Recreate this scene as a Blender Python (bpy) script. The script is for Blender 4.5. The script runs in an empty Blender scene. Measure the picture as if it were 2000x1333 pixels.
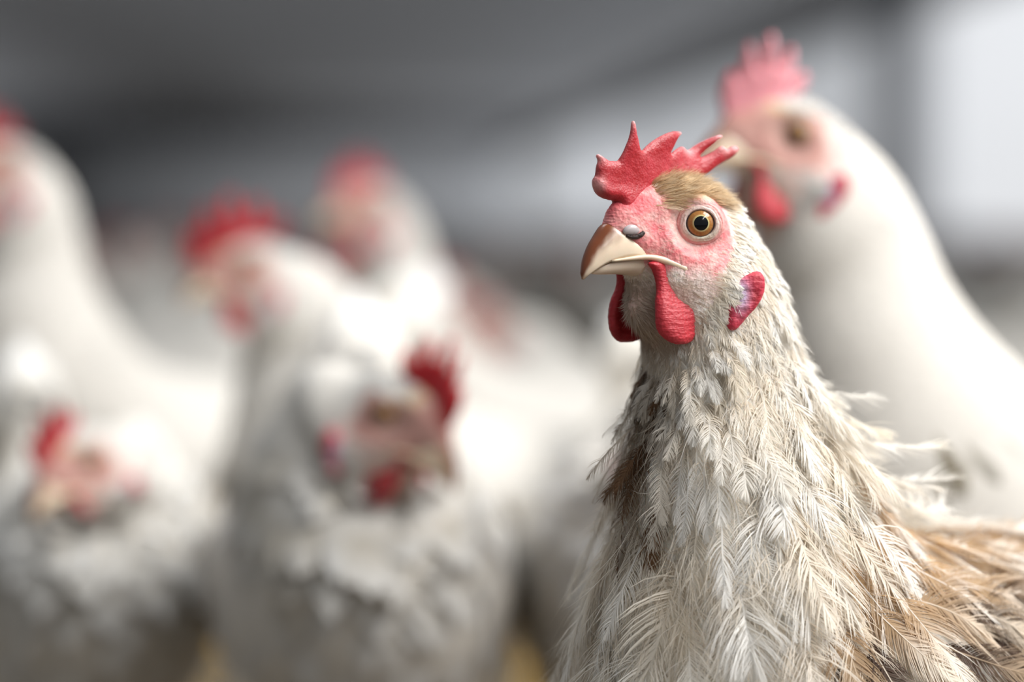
import bpy, math
import numpy as np
from mathutils import Vector, Matrix

C = bpy.context.scene.collection
sc = bpy.context.scene
PI = math.pi
MM = 0.001

# ------------------------------------------------------------------ camera
F_PX = 6250.0                      # focal length in pixels of a 2000 px wide frame
HORIZON = 450.0                    # image row of the eye level
CAM_H = 0.38
cam_d = bpy.data.cameras.new('camera')
cam_d.sensor_width = 36.0
cam_d.lens = F_PX / 2000 * 36
cam_d.shift_y = -(666.5 - HORIZON) / 2000
cam_d.clip_start = 0.05
cam_d.clip_end = 400
cam_d.dof.use_dof = True
cam_d.dof.focus_distance = 0.985
cam_d.dof.aperture_fstop = 4.0
cam = bpy.data.objects.new('camera', cam_d)
cam.location = (0, -1.0, CAM_H)
cam.rotation_euler = (math.radians(90), 0, 0)
C.objects.link(cam)
sc.camera = cam


def at(px, py, D):
    """world point seen at photo pixel px, py at distance D from the camera"""
    return Vector(((px - 1000) / F_PX * D, D - 1.0, CAM_H - (py - HORIZON) / F_PX * D))


# ------------------------------------------------------------------ light and exposure
sc.view_settings.view_transform = 'Standard'
sc.view_settings.look = 'None'
sc.view_settings.gamma = 1.0
sc.view_settings.use_curve_mapping = False
sc.view_settings.exposure = 0.0
sc.cycles.use_denoising = True
sc.cycles.max_bounces = 6
sc.cycles.diffuse_bounces = 3
sc.cycles.glossy_bounces = 2
sc.cycles.transmission_bounces = 3
sc.cycles.transparent_max_bounces = 8
sc.cycles.sample_clamp_indirect = 6.0
sc.cycles.caustics_reflective = False
sc.cycles.caustics_refractive = False

world = bpy.data.worlds.new('overcast_daylight')
sc.world = world
world.use_nodes = True
wn = world.node_tree
bg = wn.nodes['Background']
bg.inputs['Color'].default_value = (0.86, 0.93, 1.0, 1)
bg.inputs['Strength'].default_value = 0.32


def area(name, loc, target, sx, sy, power, col, spread=180):
    d = bpy.data.lights.new(name, 'AREA')
    d.shape = 'RECTANGLE'
    d.size = sx
    d.size_y = sy
    d.energy = power
    d.color = col
    d.spread = math.radians(spread)
    o = bpy.data.objects.new(name, d)
    o.location = loc
    o.rotation_euler = (Vector(target) - Vector(loc)).to_track_quat('-Z', 'Y').to_euler()
    C.objects.link(o)
    return o


area('skylight_daylight', (0.98, -0.06, 1.42), (0.12, 0.0, 0.33), 1.0, 0.7, 37, (1.0, 0.99, 0.975))
area('roof_light_daylight', (-0.05, 0.8, 2.1), (-0.03, 0.7, 0.0), 1.3, 1.0, 23, (0.96, 0.98, 1.0))
area('side_opening_daylight', (3.3, 1.2, 1.25), (0.1, 0.6, 0.3), 3.5, 1.3, 26, (0.95, 0.975, 1.0))
area('end_wall_fill', (-1.6, 46, 1.0), (-1.2, 77, 1.1), 5.0, 0.8, 210, (0.95, 0.97, 1.0), 60)  # added fill, unseen from the camera, brightens the end wall
area('ceiling_fill', (-0.8, 34, 1.0), (-0.8, 34.01, 3.0), 6.0, 42.0, 75, (0.95, 0.97, 1.0))  # added fill facing up, no fixture there, lifts the ceiling tone
# narrow strip lamp up to the right of the camera: the short streak in the hen's eye
strip = area('strip_lamp', (1.11, -0.75, 1.49), (0.06, 0, 0.38), 1.7, 0.035, 15, (1, 1, 1))
_x = Vector((0.64, 1.81, 0.67)).normalized()
_z = (Vector(strip.location) - Vector((0.06, 0, 0.38))).normalized()
_z = (_z - _x * _z.dot(_x)).normalized()
_y = _z.cross(_x)
strip.rotation_euler = Matrix((_x, _y, _z)).transposed().to_euler()

# ------------------------------------------------------------------ helpers: tags and objects


def tag(o, label=None, cat=None, group=None, kind=None):
    if label: o['label'] = label
    if cat: o['category'] = cat
    if group: o['group'] = group
    if kind: o['kind'] = kind
    return o


def mesh_from(name, V, Fc, mat, parent=None, col=None, smooth=True):
    """V (n,3) metres, Fc (m,4) or (m,3) ints, or a list of such arrays"""
    me = bpy.data.meshes.new(name)
    fl = Fc if isinstance(Fc, list) else [Fc]
    fl = [np.asarray(f, dtype=np.int32) for f in fl if len(f)]
    loops = np.concatenate([f.ravel() for f in fl])
    tot = np.concatenate([np.full(len(f), f.shape[1], dtype=np.int32) for f in fl])
    start = np.concatenate([[0], np.cumsum(tot)[:-1]]).astype(np.int32)
    me.vertices.add(len(V))
    me.vertices.foreach_set('co', np.asarray(V, dtype=np.float32).ravel())
    me.loops.add(len(loops))
    me.loops.foreach_set('vertex_index', loops)
    me.polygons.add(len(tot))
    me.polygons.foreach_set('loop_start', start)
    me.polygons.foreach_set('loop_total', tot)
    if smooth:
        me.polygons.foreach_set('use_smooth', np.ones(len(tot), dtype=bool))
    if col is not None:
        a = me.color_attributes.new('Col', 'FLOAT_COLOR', 'POINT')
        cc = np.ones((len(V), 4), dtype=np.float32)
        cc[:, :3] = col
        a.data.foreach_set('color', cc.ravel())
    me.update(calc_edges=True)
    me.validate()
    if mat: me.materials.append(mat)
    o = bpy.data.objects.new(name, me)
    C.objects.link(o)
    if parent is not None: o.parent = parent
    return o


def empty(name, loc=(0, 0, 0), rz=0.0, s=1.0):
    o = bpy.data.objects.new(name, None)
    o.location = loc
    o.rotation_euler = (0, 0, rz)
    o.scale = (s, s, s)
    o.empty_display_size = 0.05
    C.objects.link(o)
    return o


def copy_tree(o, parent=None):
    c = o.copy()
    C.objects.link(c)
    if parent is not None: c.parent = parent
    for ch in list(o.children):
        copy_tree(ch, c)
    return c


def srgb(r, g, b):
    c = np.array([r, g, b]) / 255.0
    return np.where(c <= 0.04045, c / 12.92, ((c + 0.055) / 1.055) ** 2.4)


# ------------------------------------------------------------------ materials


def new_mat(name):
    m = bpy.data.materials.new(name)
    m.use_nodes = True
    return m, m.node_tree, m.node_tree.nodes['Principled BSDF']


def N(nt, t, **kw):
    n = nt.nodes.new(t)
    for k, v in kw.items():
        if k in n.inputs: n.inputs[k].default_value = v
        else: setattr(n, k, v)
    return n


def mat_attr(name, rough=0.6, bump=0.0, bscale=300.0, sss=0.0, spec=0.4, coat=0.0, mottle=0.0, transl=0.0, wrinkle=None, sheen=0.0):
    """surface whose colour is the 'Col' attribute, with optional fine bump and mottling"""
    m, nt, b = new_mat(name)
    L = nt.links.new
    at_ = N(nt, 'ShaderNodeAttribute', attribute_name='Col')
    colsock = at_.outputs['Color']
    tc = N(nt, 'ShaderNodeTexCoord')
    if mottle > 0:
        n1 = N(nt, 'ShaderNodeTexNoise', Scale=bscale * 0.6, Detail=4.0, Roughness=0.65)
        L(tc.outputs['Object'], n1.inputs['Vector'])
        mr = N(nt, 'ShaderNodeMapRange')
        mr.inputs['From Min'].default_value = 0.3
        mr.inputs['From Max'].default_value = 0.7
        mr.inputs['To Min'].default_value = 1 - mottle
        mr.inputs['To Max'].default_value = 1 + mottle * 0.6
        L(n1.outputs['Fac'], mr.inputs['Value'])
        mx = N(nt, 'ShaderNodeVectorMath', operation='SCALE')
        L(colsock, mx.inputs[0])
        L(mr.outputs['Result'], mx.inputs['Scale'])
        colsock = mx.outputs['Vector']
    L(colsock, b.inputs['Base Color'])
    b.inputs['Roughness'].default_value = rough
    b.inputs['Specular IOR Level'].default_value = spec
    b.inputs['Coat Weight'].default_value = coat
    b.inputs['Coat Roughness'].default_value = 0.03
    b.inputs['Sheen Weight'].default_value = sheen
    if sss > 0:
        b.inputs['Subsurface Weight'].default_value = sss
        b.inputs['Subsurface Radius'].default_value = (1.0, 0.25, 0.15)
        b.inputs['Subsurface Scale'].default_value = 0.004
    if bump > 0:
        vor = N(nt, 'ShaderNodeTexVoronoi', Scale=bscale)
        L(tc.outputs['Object'], vor.inputs['Vector'])
        n2 = N(nt, 'ShaderNodeTexNoise', Scale=bscale * 0.5, Detail=5.0, Roughness=0.6)
        if wrinkle:
            mp = N(nt, 'ShaderNodeMapping')
            mp.inputs['Scale'].default_value = wrinkle
            L(tc.outputs['Object'], mp.inputs['Vector'])
            L(mp.outputs['Vector'], n2.inputs['Vector'])
        else:
            L(tc.outputs['Object'], n2.inputs['Vector'])
        ad = N(nt, 'ShaderNodeMath', operation='MULTIPLY_ADD')
        L(vor.outputs['Distance'], ad.inputs[0])
        ad.inputs[1].default_value = 0.35
        L(n2.outputs['Fac'], ad.inputs[2])
        bp = N(nt, 'ShaderNodeBump', Strength=bump, Distance=0.0008)
        L(ad.outputs[0], bp.inputs['Height'])
        L(bp.outputs['Normal'], b.inputs['Normal'])
    if transl > 0:
        tr = N(nt, 'ShaderNodeBsdfTranslucent')
        L(colsock, tr.inputs['Color'])
        ms = N(nt, 'ShaderNodeMixShader')
        ms.inputs[0].default_value = transl
        L(b.outputs[0], ms.inputs[1])
        L(tr.outputs[0], ms.inputs[2])
        L(ms.outputs[0], nt.nodes['Material Output'].inputs['Surface'])
    return m


def mat_plain(name, col, rough=0.7, noise=0.0, nscale=8.0, bump=0.0, emit=None, strength=0.0, stretch=None):
    m, nt, b = new_mat(name)
    L = nt.links.new
    b.inputs['Roughness'].default_value = rough
    b.inputs['Base Color'].default_value = (*col, 1)
    if noise > 0 or bump > 0:
        tc = N(nt, 'ShaderNodeTexCoord')
        n1 = N(nt, 'ShaderNodeTexNoise', Scale=nscale, Detail=6.0, Roughness=0.6)
        if stretch:
            mp = N(nt, 'ShaderNodeMapping')
            mp.inputs['Scale'].default_value = stretch
            L(tc.outputs['Object'], mp.inputs['Vector'])
            L(mp.outputs['Vector'], n1.inputs['Vector'])
        else:
            L(tc.outputs['Object'], n1.inputs['Vector'])
        cr = N(nt, 'ShaderNodeValToRGB')
        cr.color_ramp.elements[0].position = 0.3
        cr.color_ramp.elements[1].position = 0.7
        c = np.array(col)
        cr.color_ramp.elements[0].color = (*np.clip(c * (1 - noise), 0, 1), 1)
        cr.color_ramp.elements[1].color = (*np.clip(c * (1 + noise), 0, 1), 1)
        L(n1.outputs['Fac'], cr.inputs['Fac'])
        L(cr.outputs['Color'], b.inputs['Base Color'])
        if bump > 0:
            bp = N(nt, 'ShaderNodeBump', Strength=bump, Distance=0.01)
            L(n1.outputs['Fac'], bp.inputs['Height'])
            L(bp.outputs['Normal'], b.inputs['Normal'])
    if emit is not None:
        b.inputs['Emission Color'].default_value = (*emit, 1)
        b.inputs['Emission Strength'].default_value = strength
    return m


M_SKIN = mat_attr('hen_skin', rough=0.55, bump=0.55, bscale=900, sss=0.15, mottle=0.16, spec=0.35)
M_BODY = mat_attr('hen_down', rough=0.9, bump=0.5, bscale=500, spec=0.1, mottle=0.1)
M_COMB = mat_attr('comb_flesh', rough=0.4, bump=0.32, bscale=1500, sss=0.12, mottle=0.14, spec=0.4)
M_WATTLE = mat_attr('wattle_flesh', rough=0.45, bump=0.6, bscale=1000, sss=0.12, mottle=0.10, spec=0.4, wrinkle=(0.35, 0.35, 2.2))
M_BEAK = mat_attr('beak_horn', rough=0.28, bump=0.05, bscale=300, sss=0.15, spec=0.5, mottle=0.05)
M_EYE = mat_attr('eye_gloss', rough=0.25, spec=0.1, coat=0.6)
M_FEATHER = mat_attr('feather_vane', rough=0.6, spec=0.25, transl=0.42)
M_BGF = mat_attr('flock_feather', rough=0.75, spec=0.15, transl=0.15, mottle=0.12, bscale=60)

# ------------------------------------------------------------------ numeric helpers


def sstep(a, b, x):
    t = np.clip((x - a) / (b - a), 0, 1)
    return t * t * (3 - 2 * t)


def norm(v):
    return v / np.maximum(np.linalg.norm(v, axis=-1, keepdims=True), 1e-9)


def mixc(a, b, k):
    k = np.asarray(k)[..., None]
    return a * (1 - k) + b * k


def vnoise(P, s, seed=0):
    """cheap smooth noise, sum of sines, about -1..1"""
    r = np.random.RandomState(seed)
    out = 0
    for i in range(16):
        d = r.normal(size=3)
        out = out + np.sin(P @ (d * s) + r.uniform(0, 6.28))
    return out / 4.9


def catmull(A, t):
    """A (n,k), t array in 0..n-1"""
    n = len(A)
    i = np.clip(np.floor(t).astype(int), 0, n - 2)
    f = (t - i)[..., None]
    p1, p2 = A[i], A[i + 1]
    p0 = np.where((i > 0)[..., None], A[np.maximum(i - 1, 0)], 2 * p1 - p2)
    p3 = np.where((i < n - 2)[..., None], A[np.minimum(i + 2, n - 1)], 2 * p2 - p1)
    return 0.5 * ((2 * p1) + (-p0 + p2) * f + (2 * p0 - 5 * p1 + 4 * p2 - p3) * f ** 2 + (-p0 + 3 * p1 - 3 * p2 + p3) * f ** 3)


def surface_nets(fn, lo, hi, h):
    lo = np.array(lo, float)
    n = np.ceil((np.array(hi) - lo) / h).astype(int) + 1
    ax = [lo[k] + h * np.arange(n[k]) for k in range(3)]
    X, Y, Z = np.meshgrid(*ax, indexing='ij')
    f = fn(np.stack([X, Y, Z], -1))
    s = f < 0
    cs = np.zeros(n - 1, dtype=int)
    acc = np.zeros(tuple(n - 1) + (3,))
    cnt = np.zeros(tuple(n - 1))
    corners = [(i, j, k) for i in (0, 1) for j in (0, 1) for k in (0, 1)]
    sl = lambda c: tuple(slice(c[k], n[k] - 1 + c[k]) for k in range(3))
    for a in corners:
        for k in range(3):
            if a[k] == 0:
                b = list(a); b[k] = 1; b = tuple(b)
                fa, fb = f[sl(a)], f[sl(b)]
                m = (fa < 0) != (fb < 0)
                tt = np.where(m, fa / np.where(m, fa - fb, 1), 0)
                p = np.zeros(tuple(n - 1) + (3,))
                for q in range(3): p[..., q] = a[q]
                p[..., k] += tt
                acc += np.where(m[..., None], p, 0)
                cnt += m
    act = cnt > 0
    idx = -np.ones(tuple(n - 1), dtype=int)
    idx[act] = np.arange(act.sum())
    base = np.stack(np.nonzero(act), -1)
    V = lo + h * (base + acc[act] / cnt[act][:, None])
    quads = []
    for k in range(3):
        u, v = (k + 1) % 3, (k + 2) % 3
        a = [slice(None)] * 3; b = [slice(None)] * 3
        a[k] = slice(0, n[k] - 1); b[k] = slice(1, n[k])
        sa, sb = s[tuple(a)], s[tuple(b)]
        e = np.stack(np.nonzero(sa != sb), -1)
        ok = (e[:, u] > 0) & (e[:, v] > 0) & (e[:, u] < n[u] - 1) & (e[:, v] < n[v] - 1)
        e = e[ok]
        fl = sa[tuple(e.T)]
        c = []
        for du, dv in ((-1, -1), (0, -1), (0, 0), (-1, 0)):
            g = e.copy(); g[:, u] += du; g[:, v] += dv
            c.append(idx[tuple(g.T)])
        q = np.stack(c, -1)
        q[~fl] = q[~fl][:, ::-1]
        quads.append(q)
    return V, np.concatenate(quads)


def polydist(poly, X, Z):
    P = np.stack([X, Z], -1)
    d = np.full(X.shape, 1e9)
    ins = np.zeros(X.shape, dtype=bool)
    n = len(poly)
    for i in range(n):
        a = poly[i]; b = poly[(i + 1) % n]
        e = b - a
        w = P - a
        t = np.clip((w @ e) / max(e @ e, 1e-9), 0, 1)
        d = np.minimum(d, np.linalg.norm(w - t[..., None] * e, axis=-1))
        c = (a[1] > Z) != (b[1] > Z)
        with np.errstate(divide='ignore', invalid='ignore'):
            xi = (b[0] - a[0]) * (Z - a[1]) / (b[1] - a[1]) + a[0]
        ins ^= c & (X < xi)
    return np.where(ins, -d, d)


def smooth_poly(pts, n=4):
    A = np.array(pts, float)
    m = len(A)
    E = np.concatenate([A[-2:], A, A[:3]])
    t = 2 + np.arange(m * n) / n
    return catmull(E, t)


def relax(V, Q, n=4, k=0.5):
    E = np.concatenate([Q[:, [0, 1]], Q[:, [1, 2]], Q[:, [2, 3]], Q[:, [3, 0]]])
    cnt = np.bincount(E.ravel(), minlength=len(V)).astype(float)[:, None]
    for i in range(n):
        kk = k if i % 2 == 0 else -k * 1.04
        acc = np.zeros_like(V)
        for c in range(3):
            acc[:, c] = np.bincount(E[:, 0], V[E[:, 1], c], len(V)) + np.bincount(E[:, 1], V[E[:, 0], c], len(V))
        V = V + kk * (acc / np.maximum(cnt, 1) - V)
    return V


def inflated(poly, T, R, h, bow=None):
    """solid made by swelling a 2-D outline (x,z in mm); T half thickness fn(x,z) or number, R edge radius"""
    lo = poly.min(0) - 2 * h
    hi = poly.max(0) + 2 * h
    tmax = 6.0

    def fn(P):
        X, Y, Z = P[..., 0], P[..., 1], P[..., 2]
        d2 = polydist(poly, X[:, 0, :], Z[:, 0, :])[:, None, :]
        TT = T(X, Z) if callable(T) else T
        k = np.clip(-d2 / R, 0, 1)
        hgt = TT * np.sqrt(np.clip(1 - (1 - k) ** 2, 0, 1))
        return np.where(d2 < 0, np.abs(Y) - hgt, np.sqrt(np.maximum(d2, 0) ** 2 + Y ** 2) + 1e-3)
    V, Q = surface_nets(fn, (lo[0], -tmax, lo[1]), (hi[0], tmax, hi[1]), h)
    V = relax(V, Q, 6, 0.6)
    if bow is not None: V[:, 1] += bow(V[:, 0], V[:, 2])
    return V, Q


def tube(path, rad, n=12, cap=True, flat=1.0, upv=(0, 0, 1)):
    path = np.array(path, float)
    rad = np.array(rad, float)
    T = norm(np.gradient(path, axis=0))
    up = np.array(upv, float)
    s = norm(np.cross(T, up) + 1e-6)
    b = np.cross(s, T)
    a = np.linspace(0, 2 * PI, n, endpoint=False)
    V = path[:, None] + rad[:, None, None] * (np.cos(a)[None, :, None] * s[:, None] + flat * np.sin(a)[None, :, None] * b[:, None])
    m = len(path)
    V = V.reshape(-1, 3)
    F = grid_faces(m, n, True)
    if cap:
        V = np.concatenate([V, path[:1], path[-1:]])
        k = np.arange(n)
        F = [F, np.stack([np.full(n, m * n), (k + 1) % n, k], -1), np.stack([np.full(n, m * n + 1), (m - 1) * n + k, (m - 1) * n + (k + 1) % n], -1)]
    else:
        F = [F]
    return V, F


def grid_faces(m, n, wrap):
    i = np.arange(m - 1)[:, None]
    j = np.arange(n if wrap else n - 1)[None, :]
    j2 = (j + 1) % n
    q = np.stack([i * n + j, i * n + j2, (i + 1) * n + j2, (i + 1) * n + j], -1).reshape(-1, 4)
    return q


def join(parts):
    """parts: list of (V, F or list of F, col)"""
    Vs, Fs, Cs, o = [], {3: [], 4: []}, [], 0
    for V, F, c in parts:
        for f in (F if isinstance(F, list) else [F]):
            if len(f): Fs[f.shape[1]].append(f + o)
        Vs.append(V)
        cc = np.empty((len(V), 3)); cc[:] = c
        Cs.append(cc)
        o += len(V)
    return np.concatenate(Vs), [np.concatenate(Fs[k]) for k in (3, 4) if Fs[k]], np.concatenate(Cs)


def to_local(P):
    """hen design space (mm, origin between the eyes) to hen local metres (origin on the floor)"""
    return (P + np.array([110.0, 0, 382.0])) * MM


# ------------------------------------------------------------------ the hen's body surface
RING = [  # dorsal (u,w), ventral (u,w), half width b
    ((28.8, 0.2), (26.0, -4.5), 3.6), ((26.2, 5.4), (20, -11.5), 5.9), ((21, 9), (17, -16), 7.6), ((14, 12.4), (14.5, -20.5), 9.3),
    ((6, 14.2), (14, -25.5), 11.5), ((-3, 14.6), (12.5, -30.5), 13.6), ((-12, 12.6), (9, -35), 15.5), ((-21, 7.5), (7, -39.5), 17.0),
    ((-29, -2), (6, -45), 18.0), ((-36.5, -14), (6, -49), 19.0), ((-43, -31), (7, -59), 20.0), ((-49, -53), (11, -76), 26.5),
    ((-62, -74), (14, -99), 34), ((-86, -96), (20, -128), 43), ((-116, -104), (20, -164), 52), ((-150, -107), (10, -198), 60),
    ((-180, -109), (-22, -221), 65), ((-205, -109), (-70, -233), 66), ((-226, -107), (-130, -223), 55), ((-246, -98), (-182, -192), 39),
    ((-264, -86), (-218, -156), 21), ((-274, -78), (-244, -122), 7)]
RT = np.array([[d[0], d[1], v[0], v[1], b] for d, v, b in RING], float)
NR = len(RT)
EYE0 = np.array([-2.0, 8.6, 0.0])
EAX = norm(np.array([math.cos(math.radians(57)), math.sin(math.radians(57)), 0.03]))


def neutral(t, ph):
    R = catmull(RT, t)
    D = np.stack([R[..., 0], 0 * R[..., 0], R[..., 1]], -1)
    Vv = np.stack([R[..., 2], 0 * R[..., 0], R[..., 3]], -1)
    c = (D + Vv) / 2
    a = (D - Vv) / 2
    b = R[..., 4]
    egg = 0.16 * (1 - sstep(6, 10, t)) + 0.10 * sstep(12, 15, t)
    cp, sp = np.cos(ph), np.sin(ph)
    P = c + a * cp[..., None]
    P = P + np.array([0, 1.0, 0]) * (b * sp * (1 - egg * cp))[..., None]
    # folded wings swell the flanks
    wing = np.exp(-((P[..., 0] + 135) / 75) ** 2 - ((P[..., 2] + 150) / 34) ** 2) * sstep(12, 14, t) * 9
    P[..., 1] += wing * np.sign(sp) * np.abs(sp)
    # breast keel
    # face: flat orbit around each eye, cheek pad, brow ridge
    hm = 1 - sstep(7, 8.5, t)
    for sg in (1, -1):
        M = np.array([1, sg, 1.0])
        e = P - EYE0 * M
        ax = EAX * M
        al = e @ ax
        r = np.linalg.norm(e - al[..., None] * ax, axis=-1)
        tgt = 3.9 - 0.16 * np.maximum(r - 4.5, 0) - 0.03 * np.maximum(r - 4.5, 0) ** 2
        w = (1 - sstep(6.0, 11.5, r)) * (al > -3) * hm
        P = P + ax * ((tgt - al) * w)[..., None]
        brow = np.exp(-((e[..., 0] - 2) / 8) ** 2 - ((e[..., 2] - 8.2) / 2.6) ** 2) * (sg * P[..., 1] > 2) * hm
        P = P + np.array([0.3, sg * 1.0, 0.2]) * (brow * 1.3)[..., None]
        ck = np.exp(-((P[..., 0] + 8) / 9) ** 2 - ((P[..., 2] + 19) / 8) ** 2) * (sg * P[..., 1] > 4) * hm
        P = P + np.array([0.2, sg * 1.0, -0.1]) * (ck * 2.0)[..., None]
        lore = np.exp(-((P[..., 0] - 14) / 5) ** 2 - ((P[..., 2] + 1) / 4.5) ** 2) * (sg * P[..., 1] > 2) * hm
        P = P + np.array([0, -sg * 1.0, 0]) * (lore * 1.0)[..., None]
    th = np.exp(-((P[..., 2] + 27) / 9) ** 2 - (P[..., 1] / 5.5) ** 2) * (P[..., 0] > 2) * hm
    P = P + np.array([1.0, 0, -0.25]) * (th * 4.5)[..., None]
    return P


class Pose:
    def __init__(self, du=0, dw=0, pitch=0, yaw=0, fat=1.0):
        self.du, self.dw, self.p, self.y, self.fat = du, dw, math.radians(pitch), math.radians(yaw), fat

    def k(self, t):
        return 1 - sstep(7.0, 14.5, t)

    def __call__(self, P, k=1.0):
        if not (self.du or self.dw or self.p or self.y): return P
        k = np.broadcast_to(np.asarray(k, float), P.shape[:-1])
        piv = np.array([-12.0, 0, -22.0])
        Q = P - piv
        a = self.p * k     # positive lowers the beak
        x, z = Q[..., 0] * np.cos(a) + Q[..., 2] * np.sin(a), -Q[..., 0] * np.sin(a) + Q[..., 2] * np.cos(a)
        b = self.y * k
        y = Q[..., 1]
        x2, y2 = x * np.cos(b) - y * np.sin(b), x * np.sin(b) + y * np.cos(b)
        Q = np.stack([x2, y2, z], -1) + piv
        Q[..., 0] += self.du * k
        Q[..., 2] += self.dw * k
        return Q


def fatten(P, t, pose):
    if pose.fat == 1.0: return P
    R = catmull(RT, t)
    c = np.stack([(R[..., 0] + R[..., 2]) / 2, 0 * t, (R[..., 1] + R[..., 3]) / 2], -1)
    f = 1 + (pose.fat - 1) * sstep(6.5, 9.5, t) * (1 - sstep(12, 15, t))
    return c + (P - c) * f[..., None]


def S(t, ph, pose):
    t = np.asarray(t, float); ph = np.asarray(ph, float)
    P = neutral(t, ph)
    return pose(fatten(P, t, pose), pose.k(t))


def frame(t, ph, pose):
    e = 0.02
    P = S(t, ph, pose)
    tt = S(np.minimum(t + e, NR - 1), ph, pose) - S(np.maximum(t - e, 0), ph, pose)
    tp = S(t, ph + e, pose) - S(t, ph - e, pose)
    f = norm(tt)
    n = norm(np.cross(tp, tt))
    c = 0.5 * (S(t, ph, pose) + S(t, ph + PI, pose))
    n = n * np.sign(np.sum(n * (P - c), -1, keepdims=True) + 1e-9)
    return P, n, f


def scatter(t0, t1, sp_fn, rng, pose, jitter=0.35, stag=True):
    """staggered rows of feather roots; sp_fn(t)->(row step mm, side step mm)"""
    T, PH = [], []
    t = t0
    row = 0
    while t < t1:
        a, b = sp_fn(t)
        phs = np.linspace(0, 2 * PI, 49)
        R = S(np.full(49, t), phs, pose)
        circ = np.linalg.norm(np.diff(R, axis=0), axis=1)
        cum = np.concatenate([[0], np.cumsum(circ)])
        m = max(4, int(cum[-1] / b))
        s = (np.arange(m) + (0.5 if row % 2 else 0) + rng.uniform(-jitter, jitter, m)) / m * cum[-1]
        ph = np.interp(s % cum[-1], cum, phs)
        # the local step along t differs around the ring: keep the average
        d = np.linalg.norm(S(np.full(12, t + 0.05), np.linspace(0, 2 * PI, 12), pose) - S(np.full(12, t), np.linspace(0, 2 * PI, 12), pose), axis=1) / 0.05
        per = a / max(np.percentile(d, 75), 1e-3)
        T.append(t + rng.uniform(-jitter, jitter, m) * per)
        PH.append(ph)
        t += per
        row += 1
    return np.clip(np.concatenate(T), 0, NR - 1.001), np.concatenate(PH)


# ------------------------------------------------------------------ feather geometry


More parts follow.
